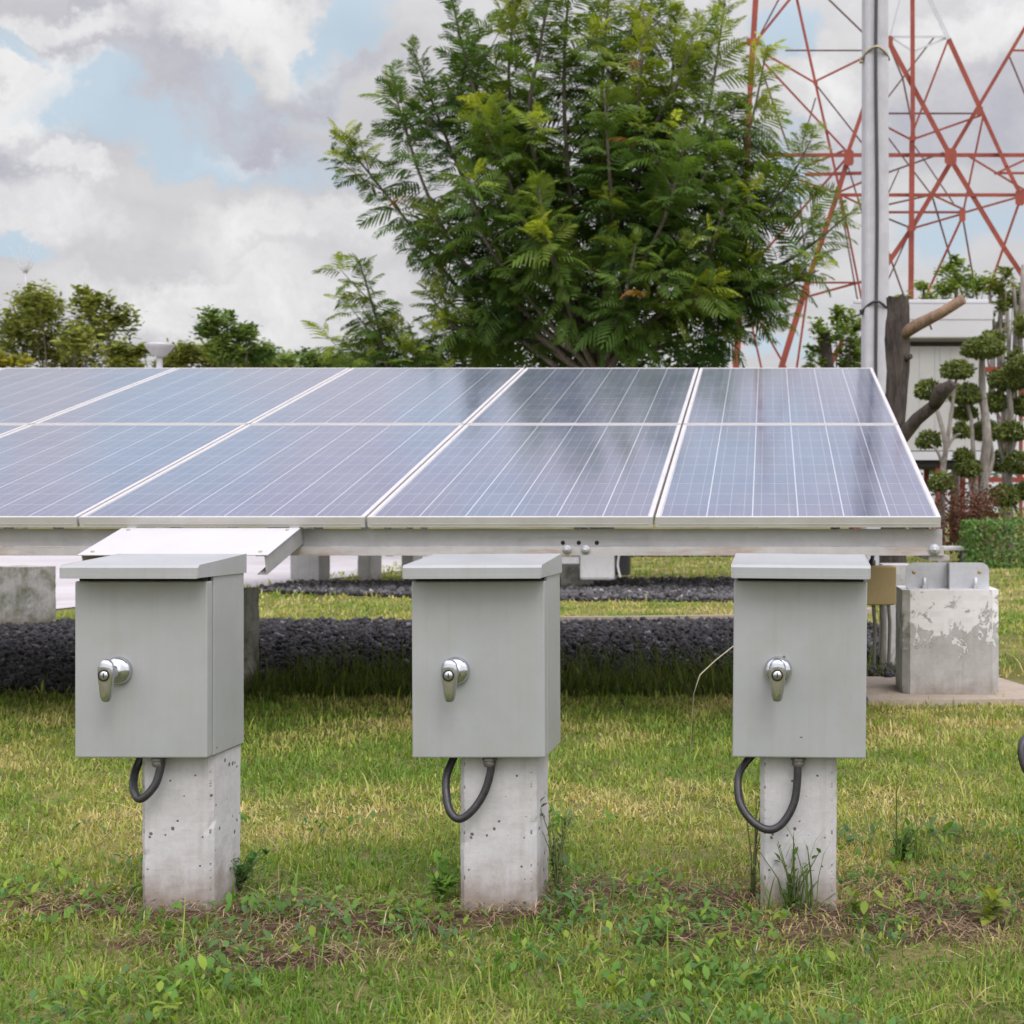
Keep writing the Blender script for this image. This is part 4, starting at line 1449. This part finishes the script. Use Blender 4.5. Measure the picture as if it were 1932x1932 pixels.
    for solo, lst in ((False, BR), (True, SOLO)):
        for m, m2, tip, dy, share in lst:
            e = P(*tip, TD + dy)
            a = P(*m, TD + dy * .55)
            a2 = P(*m2, TD + dy * .85)
            low = fork + Vector((random.uniform(-.12, .12), random.uniform(-.1, .1), random.uniform(-.7, .25)))
            if solo:
                low = Vector((a.x, a.y, 0.0))
            pts = smooth_path([low, low.lerp(a, .5) + Vector((random.uniform(-.1, .1), 0, random.uniform(-.1, .1))), a, a2, e], 6)
            n = len(pts)
            wood.tube(pts, [0.062 * (1 - i / n) ** 0.75 + 0.006 for i in range(n)], 6, wob=0.06)
            q = random.random()
            yg = random.choice([0.05, .2, .5, 0.95])
            sz = random.uniform(.62, .80)
            dress(pts, 1 - share, q, sz * .82, 16, yg)
            # side shoots
            for k in range(random.randint(3, 6)):
                i = int(n * random.uniform(1.0 - share * 1.05, 0.86))
                o = pts[i]
                az_ = random.uniform(0, 2 * math.pi)
                up = (pts[min(i + 2, n - 1)] - pts[i - 2]).normalized()
                d = (up * 0.75 + Vector((math.cos(az_), math.sin(az_) * .9, 0.15)) * random.uniform(.5, .95)).normalized()
                Ls = random.uniform(.6, 1.2)
                tw_ = [o, o + d * Ls * .5 + Vector((0, 0, .02)), o + d * Ls + Vector((0, 0, .10 * Ls))]
                wood.tube(tw_, [.014, .010, .004], 4, cap=False)
                dress(tw_, .25, min(1, max(0, q + random.uniform(-.3, .3))), sz * random.uniform(.6, .78), 17, random.choice([0, .3, .7, 1.0]))
    tv, tf = frond()
    inst_mesh('crown', tv, tf, np.concatenate(A), np.concatenate(T) - np.array(base), np.concatenate(C), M_LEAF, root, jitter=0.005)
    wb = wood.build('trunk', M_BARK, root)
    wb.location = -base
    return root


big_tree()


# ------------------------------------------------------------------ other trees
def leafy(name, label, x, y_top, d, half, n=2600, leaf=0.16, cols=((0.05, 0.08, 0.015), (0.10, 0.13, 0.025)), lobes=None, group='trees beyond the array', trunk=True, bark_m=None, xtra=(), cat='tree', density=0.5, depth=0.8):
    """tree with a crown of leaf clumps: lobes are (x, y, r) clumps surveyed in the photograph, at distance d"""
    base = Vector(((x - CX) / FPX * d, d, 0))
    root = empty(name, base)
    tag(root, label, cat, group)
    A, T, C = [], [], []
    wood = MB()
    rsum = sum(r * r for *_, r in lobes)
    for lx, ly, lr in lobes:
        c = P(lx, ly, d) + Vector((0, random.uniform(-1, 1) * half * depth, 0))
        rr = lr / FPX * d
        m = int(n * lr * lr / rsum)
        k = max(4, m // 26)
        # sub-clumps
        cc = unit(k) * (rr * rng.uniform(0.25, 1.0, (k, 1)) ** 0.6)
        cc[:, 2] *= 0.85
        idx = rng.integers(k, size=m)
        pts = cc[idx] + rng.normal(0, rr * 0.24, (m, 3))
        f = unit(m)
        f[:, 2] = np.abs(f[:, 2]) * .4 - 0.1
        s = leaf * rng.uniform(.6, 1.3, m)
        A.append(frames(f, unit(m) * .7 + np.array([0, 0, 1.0])) * s[:, None, None])
        T.append(np.array(c)[None] + pts - np.array(base))
        tt = (rng.random(k)[idx])[:, None]
        cl = np.array(cols[0]) * (1 - tt) + np.array(cols[1]) * tt
        C.append(cl * rng.uniform(.75, 1.25, (m, 1)))
        if trunk:
            b0 = base + Vector((random.uniform(-.05, .05), 0, c.z * random.uniform(.25, .45)))
            wood.tube([b0 - base, b0.lerp(c, .55) + Vector((0, 0, .1)) - base, c - base + Vector((0, 0, rr * .5))], [0.03 * d / 30, 0.016 * d / 30, 0.006], 5)
    inst_mesh('crown', leaf_v8, leaf_f4, np.concatenate(A), np.concatenate(T), np.concatenate(C), M_LEAF, root)
    if trunk:
        top = max(P(lx, ly, d).z for lx, ly, _ in lobes) * 0.55
        wood.tube([(0, 0, 0), (0.03, 0, top * .5), (0.0, 0, top)], [0.11 * d / 30, .09 * d / 30, .05 * d / 30], 7)
        for a, b, r in xtra:
            wood.tube([P(*a, d) - base, P(*b, d) - base], [r, r * .7], 6)
        wood.build('trunk', bark_m or M_BARK, root)
    return root


OL = ((0.11, 0.135, 0.03), (0.26, 0.28, 0.065))
BL = ((0.07, 0.13, 0.035), (0.17, 0.24, 0.055))
leafy('broadleaf_tree', 'wide olive green tree at the left edge above the panels', 110, 530, 38, 1.5, 7600, .18, OL,
      [(60, 600, 48), (25, 650, 50), (120, 560, 26), (118, 590, 40), (165, 610, 45), (200, 600, 28), (175, 570, 24), (95, 660, 60), (190, 660, 36), (10, 610, 24), (60, 560, 18), (120, 535, 12)])
leafy('broadleaf_tree', 'small dark tree with an open crown, left of the feathery tree', 440, 600, 40, 1.0, 3600, .17, BL,
      [(425, 620, 28), (455, 640, 26), (400, 630, 18), (485, 630, 16), (470, 665, 28), (505, 668, 20), (440, 670, 30), (425, 600, 12)])
leafy('low_tree', 'low olive shrubbery behind the street lamp', 330, 650, 44, 1.5, 9500, .19, OL,
      [(255, 680, 26), (300, 685, 30), (350, 672, 28), (400, 682, 26), (335, 655, 12), (450, 690, 30), (500, 690, 30), (380, 660, 14), (230, 690, 30), (280, 668, 16), (420, 668, 22), (470, 672, 20), (520, 680, 22), (545, 692, 16)])
leafy('low_tree', 'yellow leaved bush at the very left behind the panels', 15, 670, 30, .7, 700, .15, ((0.12, 0.14, 0.02), (0.26, 0.24, 0.03)),
      [(8, 675, 16), (2, 690, 22), (65, 688, 8)], group='bushes beyond the array')
leafy('low_tree', 'low green bushes under the left branch of the feathery tree', 600, 650, 32, .8, 1800, .14, BL,
      [(585, 680, 18), (620, 665, 13), (640, 685, 20), (600, 690, 22), (560, 672, 9), (563, 690, 14), (680, 690, 24)], group='bushes beyond the array')
leafy('low_tree', 'dense dark shrubs at the foot of the feathery tree', 1100, 640, 27, 1.6, 5600, .15, ((0.035, 0.06, 0.014), (0.09, 0.13, 0.025)),
      [(880, 680, 40), (960, 690, 46), (1040, 680, 50), (1120, 690, 52), (1200, 680, 48), (1280, 690, 46), (1340, 670, 36), (820, 690, 26), (1000, 640, 24), (1250, 640, 30), (930, 640, 22)], group='bushes beyond the array')
leafy('broadleaf_tree', 'green leafy tree with a dark cut stump left of the shelter', 1575, 600, 27, .8, 1700, .13, ((0.075, 0.135, 0.025), (0.19, 0.26, 0.045)),
      [(1590, 600, 26), (1560, 625, 28), (1600, 650, 30), (1545, 665, 24), (1580, 575, 14), (1615, 690, 30), (1530, 690, 20), (1610, 620, 22)], bark_m=M_BARKD,
      xtra=[((1568, 760), (1556, 628), .16)])
leafy('thin_tree', 'row of thin bare trunks with sparse leaves right of the shelter', 1895, 520, 34, 1.0, 2600, .13, ((0.09, 0.125, 0.03), (0.22, 0.25, 0.05)),
      [(1885, 545, 26), (1915, 560, 22), (1925, 620, 26), (1900, 610, 16), (1880, 590, 16), (1930, 700, 26), (1870, 640, 12), (1905, 680, 20), (1935, 540, 16), (1890, 520, 14)], bark_m=M_BARKP,
      xtra=[((1870, 760), (1874, 640), .09), ((1874, 640), (1866, 545), .06), ((1888, 760), (1886, 620), .10), ((1886, 620), (1893, 512), .07), ((1905, 760), (1901, 580), .06), ((1913, 760), (1917, 600), .09), ((1917, 600), (1911, 528), .06), ((1930, 760), (1924, 640), .11), ((1924, 640), (1931, 500), .08), ((1884, 640), (1868, 575), .035), ((1920, 620), (1936, 570), .04), ((1940, 760), (1944, 520), .1)])
leafy('thin_tree', 'light green treetops rising above the shelter roof', 1800, 500, 36, 1.0, 2000, .14, ((0.10, 0.17, 0.03), (0.24, 0.31, 0.06)),
      [(1800, 520, 26), (1780, 550, 22), (1830, 540, 24), (1760, 560, 18), (1805, 495, 12), (1850, 550, 20), (1700, 570, 14), (1735, 545, 14)],
      xtra=[((1748, 700), (1742, 530), .05), ((1800, 700), (1806, 520), .06)])


# far line of trees closing the horizon beyond the road, low, mostly hidden
leafy('tree_line', 'far dark hedge line low beyond the road', -100, 900, 70, 2.0, 5000, .45, ((0.03, 0.05, 0.012), (0.06, 0.08, 0.02)),
      [(i, 950 - random.uniform(0, 60), 60) for i in range(-500, 2400, 80)], group='far greenery', trunk=False)

# leafless tree on the left skyline
lt = empty('bare_tree', ((48 - CX) / FPX * 60, 60, 0))
tag(lt, 'tiny leafless fan shaped tree on the left skyline', 'tree')
mb = MB()
b0 = Vector(lt.location)
mb.tube([P(48, 1001, 60) - b0, P(49, 545, 60) - b0, P(48, 515, 60) - b0], [.10, .05, .03], 6)
for ex, ey in ((16, 460), (28, 470), (36, 458), (46, 462), (56, 458), (66, 462), (75, 470), (40, 480), (60, 475)):
    mb.tube([P(48, 518, 60) - b0, P(48 + (ex - 48) * .45, 500 + (ey - 460) * .3, 60) - b0, P(ex, ey, 60) - b0], [.018, .011, .004], 5)
mb.build('branches', M_LAMP, lt)

# street lamp
sl = empty('street_lamp', ((301 - CX) / FPX * 24, 24, 0))
tag(sl, 'grey street lamp head on a thin post at the left beyond the panels', 'street lamp')
hz = EYE + (966 - 659) / FPX * 24
MB().tube([(0, 0, 0), (0, 0, hz - .1)], [.06, .05], 10).build('lamp_post', M_LAMP, sl)
MB().lathe([(0.03, -0.14), (0.10, -0.11), (0.20, 0.0), (0.240, 0.06), (0.235, 0.085), (0.13, 0.105), (0.02, 0.11)], (0, 0, hz), 'Z', 20).build('lamp_head', M_LAMP, sl)

# ------------------------------------------------------------------ lattice tower
tw = empty('lattice_tower', ((1392 - CX) / FPX * 40, 40, 0))
tag(tw, 'tall red and pale lattice steel tower standing behind the pole', 'tower')
tb = Vector(tw.location)


def Z3(zx, zy):
    return ((2400 + 0.69889 * zx) / 1.8934, 0.69876 * zy / 1.8934)


def ext(a, b):
    """run a member on to where it really goes when the survey lost it"""
    (ax, ay), (bx_, by) = a, b
    def go(px, py, qx, qy):
        dx, dy = px - qx, py - qy
        L = math.hypot(dx, dy) + 1e-6
        dx, dy = dx / L, dy / L
        if py <= 1:
            return px + dx * 700, py + dy * 700
        if px >= 1795:
            return px + dx * 300, py + dy * 300
        if 968 <= px <= 976 and dx > 0:
            k = 70 / max(dx, .3)
            return px + dx * k, py + dy * k
        if 1105 <= px <= 1118 and dx < 0:
            k = 60 / max(-dx, .3)
            return px + dx * k, py + dy * k
        if py >= 1505 and dy > 0.5:
            k = (2590 - py) / dy
            return px + dx * k, py + dy * k
        return px, py
    return go(ax, ay, bx_, by), go(bx_, by, ax, ay)


LEGS = [[(428, 0), (415, 215), 22], [(415, 215), (400, 450), 22], [(400, 450), (360, 1400), 20], [(360, 1400), (328, 1870), 26],
        [(895, 830), (850, 980), 20], [(850, 980), (770, 1220), 20], [(770, 1220), (690, 1450), 20], [(690, 1450), (565, 1860), 24],
        [(1230, 0), (1232, 720), 18], [(1228, 720), (1222, 1530), 22], [(1320, 0), (1415, 200), 18, 'g'], [(1415, 200), (1570, 540), 20], [(1570, 540), (1710, 850), 16], [(1710, 850), (1790, 1010), 16],
        [(970, 1580), (850, 1790), 24], [(1110, 215), (1420, 790), 20], [(1420, 840), (1225, 1170), 19], [(1225, 1170), (1115, 1330), 19], [(1440, 840), (1700, 1270), 20], [(1700, 1270), (1800, 1420), 20],
        [(970, 580), (900, 780), 16], [(480, 793), (1800, 793), 16]]
BRACES = [[(415, 230), (600, 0), 12], [(450, 180), (545, 0), 8], [(450, 260), (725, 420), 10], [(725, 420), (970, 300), 10], [(440, 300), (600, 770), 9], [(470, 320), (890, 770), 10],
          [(580, 258), (972, 258), 8], [(640, 0), (735, 430), 13], [(735, 430), (860, 980), 12], [(860, 980), (970, 1530), 10], [(805, 0), (975, 165), 9], [(735, 430), (975, 735), 8], [(735, 500), (665, 740), 7],
          [(900, 800), (400, 1370), 10], [(900, 850), (970, 1080), 8], [(660, 860), (880, 770), 10], [(680, 893), (975, 885), 14], [(850, 997), (1760, 997), 14], [(860, 980), (975, 930), 10], [(650, 920), (850, 990), 10], [(850, 990), (975, 1050), 10],
          [(645, 900), (690, 1440), 8], [(860, 1020), (890, 1200), 8], [(890, 1200), (950, 1540), 8], [(710, 1445), (970, 1445), 10], [(700, 1515), (970, 1440), 11], [(690, 1520), (640, 1870), 11],
          [(370, 1400), (440, 1330), 12], [(380, 1530), (455, 1870), 10], [(400, 1560), (560, 1840), 10],
          [(1165, 0), (1115, 190), 10, 'g'], [(1110, 188), (1410, 188), 10, 'g'], [(1120, 190), (1230, 262), 9, 'g'], [(1230, 265), (1400, 195), 9, 'g'], [(1410, 210), (1230, 680), 10], [(1340, 190), (1110, 490), 7],
          [(1110, 230), (1180, 400), 9], [(1180, 400), (1225, 620), 9], [(1570, 540), (1440, 760), 16], [(1800, 150), (1570, 540), 14], [(1740, 258), (1800, 258), 10], [(1725, 290), (1800, 470), 9],
          [(1110, 580), (1590, 580), 9], [(1110, 655), (1225, 715), 10], [(1225, 715), (1580, 590), 10], [(1590, 600), (1490, 1080), 10], [(1520, 800), (1800, 970), 10], [(1650, 890), (1800, 820), 10], [(1660, 885), (1800, 885), 12],
          [(1110, 880), (1390, 780), 9], [(1110, 1045), (1310, 1000), 9], [(1340, 1000), (1500, 1075), 10], [(1500, 1085), (1780, 1005), 10], [(1110, 1085), (1490, 1085), 12], [(1110, 1120), (1220, 1165), 9], [(1240, 1165), (1480, 1095), 10],
          [(1480, 1120), (1300, 1510), 12], [(1230, 730), (1440, 1040), 7], [(1110, 710), (1330, 1000), 8], [(1330, 1000), (1410, 1270), 9], [(1410, 1270), (1490, 1530), 9], [(1490, 1130), (1560, 1530), 9],
          [(1110, 1300), (1185, 1510), 9], [(1205, 1210), (1115, 1410), 8], [(1770, 1050), (1620, 1480), 12], [(1160, 870), (1110, 980), 7]]
PXM = 40 / FPX * 0.369 * 1.12      # metres per survey pixel at the tower


def tower_depth(zx, zy, w):
    # the near face stands at 40 m; lighter members belong to the sides and the far face
    return 40.0 if w >= 14 else 41.6 + (2.2 if w <= 8 else 0)


for lst, nm in ((LEGS, 'leg'), (BRACES, 'brace')):
    for im, it in enumerate(lst):
        a, b, w = it[:3]
        col = M_TGREY if len(it) > 3 else (M_TDARK if w <= 9 else M_RED)
        (a, b) = ext(a, b)
        dd_ = im * 0.019 + (0.01 if nm == 'leg' else 0)     # members lap over one another
        pa, pb_ = P(*Z3(*a), tower_depth(*a, w) + dd_), P(*Z3(*b), tower_depth(*b, w) + dd_)
        t = w * PXM * (1.15 if w >= 14 else 1.0)
        # angle section: two flanges
        u = (pb_ - pa).normalized()
        side = u.cross(Vector((0, 1, 0)))
        if side.length < .01:
            side = Vector((1, 0, 0))
        side.normalize()
        m_ = MB()
        m_.obox(pa - tb, pb_ - tb, t, 0.014, (0, 1, 0))
        off = side * (t / 2 - 0.007)
        back = Vector((0, t * .5 + 0.0075, 0))
        m_.obox(pa + off + back - tb, pb_ + off + back - tb, 0.014, t, (0, 1, 0))
        m_.build(nm, col, tw)
for gx_, gy_, gw_, gh_ in ((415, 215, 84, 44), (360, 1440, 46, 170), (905, 805, 58, 92), (850, 990, 38, 66), (690, 1490, 34, 66), (1425, 800, 72, 96), (1780, 1010, 56, 90), (1485, 1100, 38, 74), (1225, 1165, 54, 34), (1572, 565, 44, 54), (1232, 705, 40, 30), (735, 425, 26, 24), (1115, 1320, 30, 50), (1115, 210, 36, 60)):
    p = P(*Z3(gx_, gy_), 39.97) - tb
    a, b = gw_ * PXM * .38, gh_ * PXM * .40
    c_ = min(a, b) * .45
    pts = [(-a + c_, -b), (a - c_, -b), (a, -b + c_), (a, b - c_), (a - c_, b), (-a + c_, b), (-a, b - c_), (-a, -b + c_)]
    vs = [p + Vector((x, 0, z)) for x, z in pts] + [p + Vector((x, 0.02, z)) for x, z in pts]
    MB().add(vs, [tuple(range(8)), tuple(reversed(range(8, 16)))] + [(i, i + 8, (i + 1) % 8 + 8, (i + 1) % 8) for i in range(8)]).build('gusset_plate', M_RED, tw)

# ------------------------------------------------------------------ equipment shelter on stilts
sd_ = 31.0
sx0, sx1 = (1606 - CX) / FPX * sd_, (1858 - CX) / FPX * sd_
zt = lambda y: EYE + (966 - y) / FPX * sd_
sh = empty('equipment_shelter', ((sx0 + sx1) / 2, sd_, 0))
tag(sh, 'white equipment shelter with a thick flat roof, behind the pruned trees', 'shelter')
hw = (sx1 - sx0) / 2
w_ = MB()
w_.box(-hw, hw, 0.0, 2.6, zt(850), zt(640))
for i in range(9):
    xx = -hw + 0.16 + i * 0.335
    w_.box(xx, xx + 0.022, -0.012, -0.001, zt(848), zt(655))
w_.build('wall', M_WALL, sh)
r_ = MB()
r_.box(-hw - 0.02, hw + 0.12, -0.30, 2.8, zt(641), zt(577), 0.03)
r_.box(-hw + 0.05, hw + 0.05, -0.24, 2.7, zt(576) + .003, zt(568), 0.02)
r_.box(-hw - 0.035, hw + 0.135, -0.315, -0.301, zt(606), zt(577) - 0.01)
r_.build('roof', M_ROOF, sh)
MB().box(-hw + .1, hw - .1, -0.03, -0.0005, zt(653), zt(645)).build('eaves_gap', M_DARK, sh).name = 'eaves_strip'  # dark strip along the wall top, below the roof
MB().box(-hw + 0.02, hw - 0.02, -0.05, 2.6, zt(868), zt(852)).build('base_beam', M_ROOF, sh)
MB().box(-hw + 0.1, hw - 0.1, 0.05, 2.5, zt(880), zt(870)).build('floor_void', M_DARK, sh).name = 'floor_gap_shade'  # dark box put in for the shaded gap below the base beam
for sx in (-1, -0.35, 0.35, 1):
    for yy in (0.1, 2.4):
        MB().box(sx * (hw - 0.15) - 0.06, sx * (hw - 0.15) + 0.06, yy, yy + 0.12, 0, zt(880) - 0.002).build('stilt', M_RED, sh)
MB().box(hw * .34, hw * .34 + .03, -0.02, -0.0125, zt(700), zt(655)).build('conduit', M_LAMP, sh)
# red rail fence beside it
rf = empty('red_railing', (P(1900, 966, 33).x, 33, 0))
tag(rf, 'red painted railing behind the pruned trees at the right edge', 'railing')
for zz in (EYE + (966 - 697) / FPX * 33, EYE + (966 - 905) / FPX * 33):
    MB().box(-0.85, 1.6, 0, 0.06, zz - 0.06, zz + 0.06).build('rail', M_RED, rf)
for xx in (-0.8, 0.3, 1.5):
    MB().box(xx, xx + .08, 0.061, 0.14, 0, EYE + (966 - 690) / FPX * 33).build('rail_post', M_RED, rf)

# ------------------------------------------------------------------ cut trunk with lopped branches
ct = empty('cut_trunk', ((1688 - CX) / FPX * 12, 12, 0))
tag(ct, 'dark lopped tree trunk beside the pole with a pale sawn branch', 'tree')
cb_ = Vector(ct.location)
mb = MB()
pp = [((1684, 1145), 26), ((1687, 900), 22), ((1690, 780), 20), ((1694, 700), 21), ((1693, 640), 22), ((1695, 590), 21), ((1694, 562), 21)]
pq = smooth_path([P(*q, 12) - cb_ for q, _ in pp], 8)
tvs, tfs, tn = [], [], 22
for i, p in enumerate(pq):
    r0 = np.interp(i / 8, range(len(pp)), [r for _, r in pp]) / FPX * 12
    for k in range(tn):
        a = 2 * math.pi * k / tn
        q = Vector((math.cos(a), math.sin(a), 0))
        rr = r0 * (1 + 0.16 * mnoise.fractal(Vector((q.x * 2.2, q.y * 2.2, p.z * 3.0)), .9, 2, 4) + 0.07 * mnoise.noise(Vector((q.x * 9, q.y * 9, p.z * 4))))
        tvs.append(p + q * rr + Vector((0, 0, (0.035 * mnoise.noise(Vector((q.x * 2, q.y * 2, 7))) if i == len(pq) - 1 else 0))))
for i in range(len(pq) - 1):
    for k in range(tn):
        tfs.append((i * tn + k, i * tn + (k + 1) % tn, (i + 1) * tn + (k + 1) % tn, (i + 1) * tn + k))
tfs.append(tuple((len(pq) - 1) * tn + k for k in range(tn)))
mb.add(tvs, tfs)
mb.tube([P(1708, 676, 11.95) - cb_, P(1719, 672, 11.9) - cb_], [.035, .022], 8)
mb.build('trunk', M_BARKD, ct)
mb = MB()
mb.tube([P(1700, 632, 11.95) - cb_, P(1730, 614, 11.9) - cb_, P(1775, 590, 11.8) - cb_, P(1818, 564, 11.7) - cb_], [.052, .053, .044, .041], 16, wob=0.09)
mb.tube([P(1754, 612, 11.85) - cb_, P(1758, 622, 11.85) - cb_], [.01, .008], 6)
mb.build('sawn_branch', M_CUT, ct)
mb = MB()
mb.tube([P(1688, 900, 12) - cb_, P(1698, 830, 11.9) - cb_, P(1730, 790, 11.8) - cb_, P(1765, 762, 11.7) - cb_, P(1797, 722, 11.6) - cb_], [.07, .06, .055, .05, .04], 10, wob=0.08)
mb.tube([P(1762, 766, 11.7) - cb_, P(1775, 735, 11.6) - cb_, P(1790, 728, 11.6) - cb_], [.05, .055, .045], 9, wob=.1)
mb.build('lower_branch', M_BARKD, ct)


# ------------------------------------------------------------------ cloud-pruned trees
def topiary(label, bx_, d, pads, stems):
    base = Vector(((bx_ - CX) / FPX * d, d, 0))
    root = empty('pruned_tree', base)
    tag(root, label, 'pruned tree', 'cloud pruned garden trees')
    wood = MB()
    for pts, r in stems:
        n = len(pts)
        wood.tube(smooth_path([P(x, y, d + random.uniform(-.1, .1)) - base for x, y in pts], 4), [r * (1 - .5 * i / (4 * (n - 1))) for i in range(4 * (n - 1) + 1)], 7, wob=.05)
    wood.build('trunk', M_BARKP, root)
    for x, y, rx, ry in pads:
        c = P(x, y, d + random.uniform(-.45, .45)) - base
        n = int(120 + rx * ry * 2.6)
        nrm = unit(n)
        low = nrm[:, 2] < -0.25
        nrm[low, 2] *= 0.5
        X, Z = rx / FPX * d * .94, ry / FPX * d * 1.12
        sc = np.array([X, X, Z])
        bump = np.array([mnoise.noise(Vector(v) * 3.2 + Vector((x, y, 0))) for v in nrm])
        rad = (0.86 + 0.20 * bump + rng.uniform(-.16, .14, n) + (rng.random(n) < .04) * rng.uniform(0, .25, n))[:, None]
        pts = nrm * sc * rad
        f = nrm + 0.9 * unit(n)
        s = 0.062 * rng.uniform(.6, 1.3, n)
        A = frames(f, nrm + .4 * unit(n)) * s[:, None, None]
        k = rng.random((n, 1))
        col = np.array([0.046, 0.072, 0.016]) * (1 - k) + np.array([0.155, 0.185, 0.034]) * k
        inst_mesh('foliage_pad', leaf_v8, leaf_f4, A, pts + np.array(c), col, M_LEAFD, root)


topiary('cloud pruned tree nearest the shelter wall, with thin forked stems', 1787, 21.5,
        [(1750, 740, 23, 20), (1806, 702, 30, 18), (1752, 834, 23, 16), (1776, 913, 22, 17), (1814, 815, 14, 15)],
        [([(1776, 1055), (1778, 900), (1784, 840), (1770, 780), (1762, 750)], .055), ([(1782, 860), (1792, 800), (1804, 715)], .04), ([(1780, 880), (1768, 850), (1756, 840)], .03), ([(1784, 850), (1800, 825), (1812, 818)], .03)])
topiary('tallest cloud pruned tree with a thick pale trunk', 1858, 22.5,
        [(1855, 661, 40, 22), (1822, 749, 31, 21), (1820, 782, 24, 14), (1860, 818, 31, 21), (1825, 886, 24, 18), (1818, 862, 17, 12), (1874, 640, 22, 12)],
        [([(1858, 1045), (1856, 900), (1862, 820), (1853, 740), (1853, 670)], .10), ([(1846, 1000), (1836, 850), (1832, 790), (1824, 760)], .045), ([(1850, 930), (1872, 870), (1868, 825)], .05), ([(1835, 960), (1828, 900)], .03)])
topiary('cloud pruned tree at the right edge with many small pads', 1905, 23.5,
        [(1903, 721, 38, 24), (1877, 764, 22, 20), (1908, 819, 26, 20), (1890, 876, 22, 24), (1921, 878, 26, 22), (1895, 940, 29, 22), (1935, 770, 26, 22), (1925, 690, 24, 15), (1935, 930, 24, 18)],
        [([(1905, 1045), (1903, 900), (1908, 800), (1902, 730)], .08), ([(1903, 900), (1884, 830), (1890, 790), (1902, 740)], .04), ([(1908, 850), (1930, 790)], .05), ([(1900, 960), (1890, 890)], .03)])


def bush(name, label, cat, x0, x1, y0, y1, d, depth, cols, n, leaf, boxy=True, group='hedges and shrubs at the right'):
    base = Vector((((x0 + x1) / 2 - CX) / FPX * d, d, 0))
    root = empty(name, base)
    tag(root, label, cat, group)
    hw_ = (x1 - x0) / 2 / FPX * d
    z1_ = EYE + (966 - y0) / FPX * d
    A, pts = None, None
    if boxy:
        p = rng.uniform(-1, 1, (n, 3))
        ax = rng.integers(0, 3, n)
        sg = np.where(rng.random(n) < .5, -1, 1)
        p[np.arange(n), ax] = sg * rng.uniform(.86, 1.03, n)
        p = p * np.array([hw_, depth / 2, z1_ / 2]) + np.array([0, depth / 2, z1_ / 2])
        nrm = np.zeros((n, 3))
        nrm[np.arange(n), ax] = sg
    else:
        k = 40
        cc = np.stack([rng.uniform(-hw_, hw_, k), rng.uniform(0, depth, k), rng.uniform(.15, .9, k) * z1_], 1)
        idx = rng.integers(k, size=n)
        p = cc[idx] + rng.normal(0, .12, (n, 3))
        nrm = unit(n)
    p[:, 2] = np.abs(p[:, 2])
    f = nrm * .5 + unit(n)
    s = leaf * rng.uniform(.6, 1.3, n)
    A = frames(f, nrm + .5 * unit(n) + np.array([0, 0, .3])) * s[:, None, None]
    k = rng.random((n, 1))
    col = np.array(cols[0]) * (1 - k) + np.array(cols[1]) * k
    inst_mesh('foliage', leaf_v8, leaf_f4, A, p, col, M_LEAFD, root)
    for i in range(5):
        xx = random.uniform(-hw_ * .8, hw_ * .8)
        MB().tube([(xx, depth * .4, 0), (xx + random.uniform(-.1, .1), depth * .5, z1_ * .7)], [.015, .006], 5).build('stem', M_BARK, root)
    return root


bush('clipped_hedge', 'dark green clipped hedge at the right edge behind the peeling block', 'hedge', 1832, 2100, 984, 1068, 19.5, 1.0, ((0.045, 0.11, 0.024), (0.13, 0.23, 0.042)), 6000, .06)
bush('clipped_hedge', 'lighter green hedge strip just behind the dark clipped hedge', 'hedge', 1850, 2150, 962, 1040, 22.0, 0.8, ((0.07, 0.10, 0.02), (0.15, 0.18, 0.03)), 3500, .06)
bush('red_shrub', 'rusty red leaved shrub between the panel end and the hedge', 'shrub', 1770, 1885, 925, 1045, 21.0, 0.9, ((0.060, 0.028, 0.016), (0.150, 0.060, 0.032)), 3200, .06, False)
bush('clipped_hedge', 'low dark planting far off under the array behind the meter', 'hedge', 1180, 1420, 1040, 1058, 24.5, 0.8, ((0.035, 0.05, 0.012), (0.075, 0.09, 0.02)), 2500, .08)

# small pale bench slab by the red shrub
bs = empty('stone_bench', P(1798, 1048, 20.0))
bs.location.z = 0
tag(bs, 'small pale stone bench slab beside the red shrub', 'bench')
zt_ = EYE - (1031 - 966) / FPX * 20
MB().box(-0.28, 0.24, 0, 0.35, zt_ - 0.06, zt_, 0.012).build('seat', M_BLOCK3, bs)
for sx in (-0.2, 0.14):
    MB().box(sx, sx + .08, 0.05, 0.3, 0, zt_ - 0.061).build('leg', M_BLOCK2, bs)
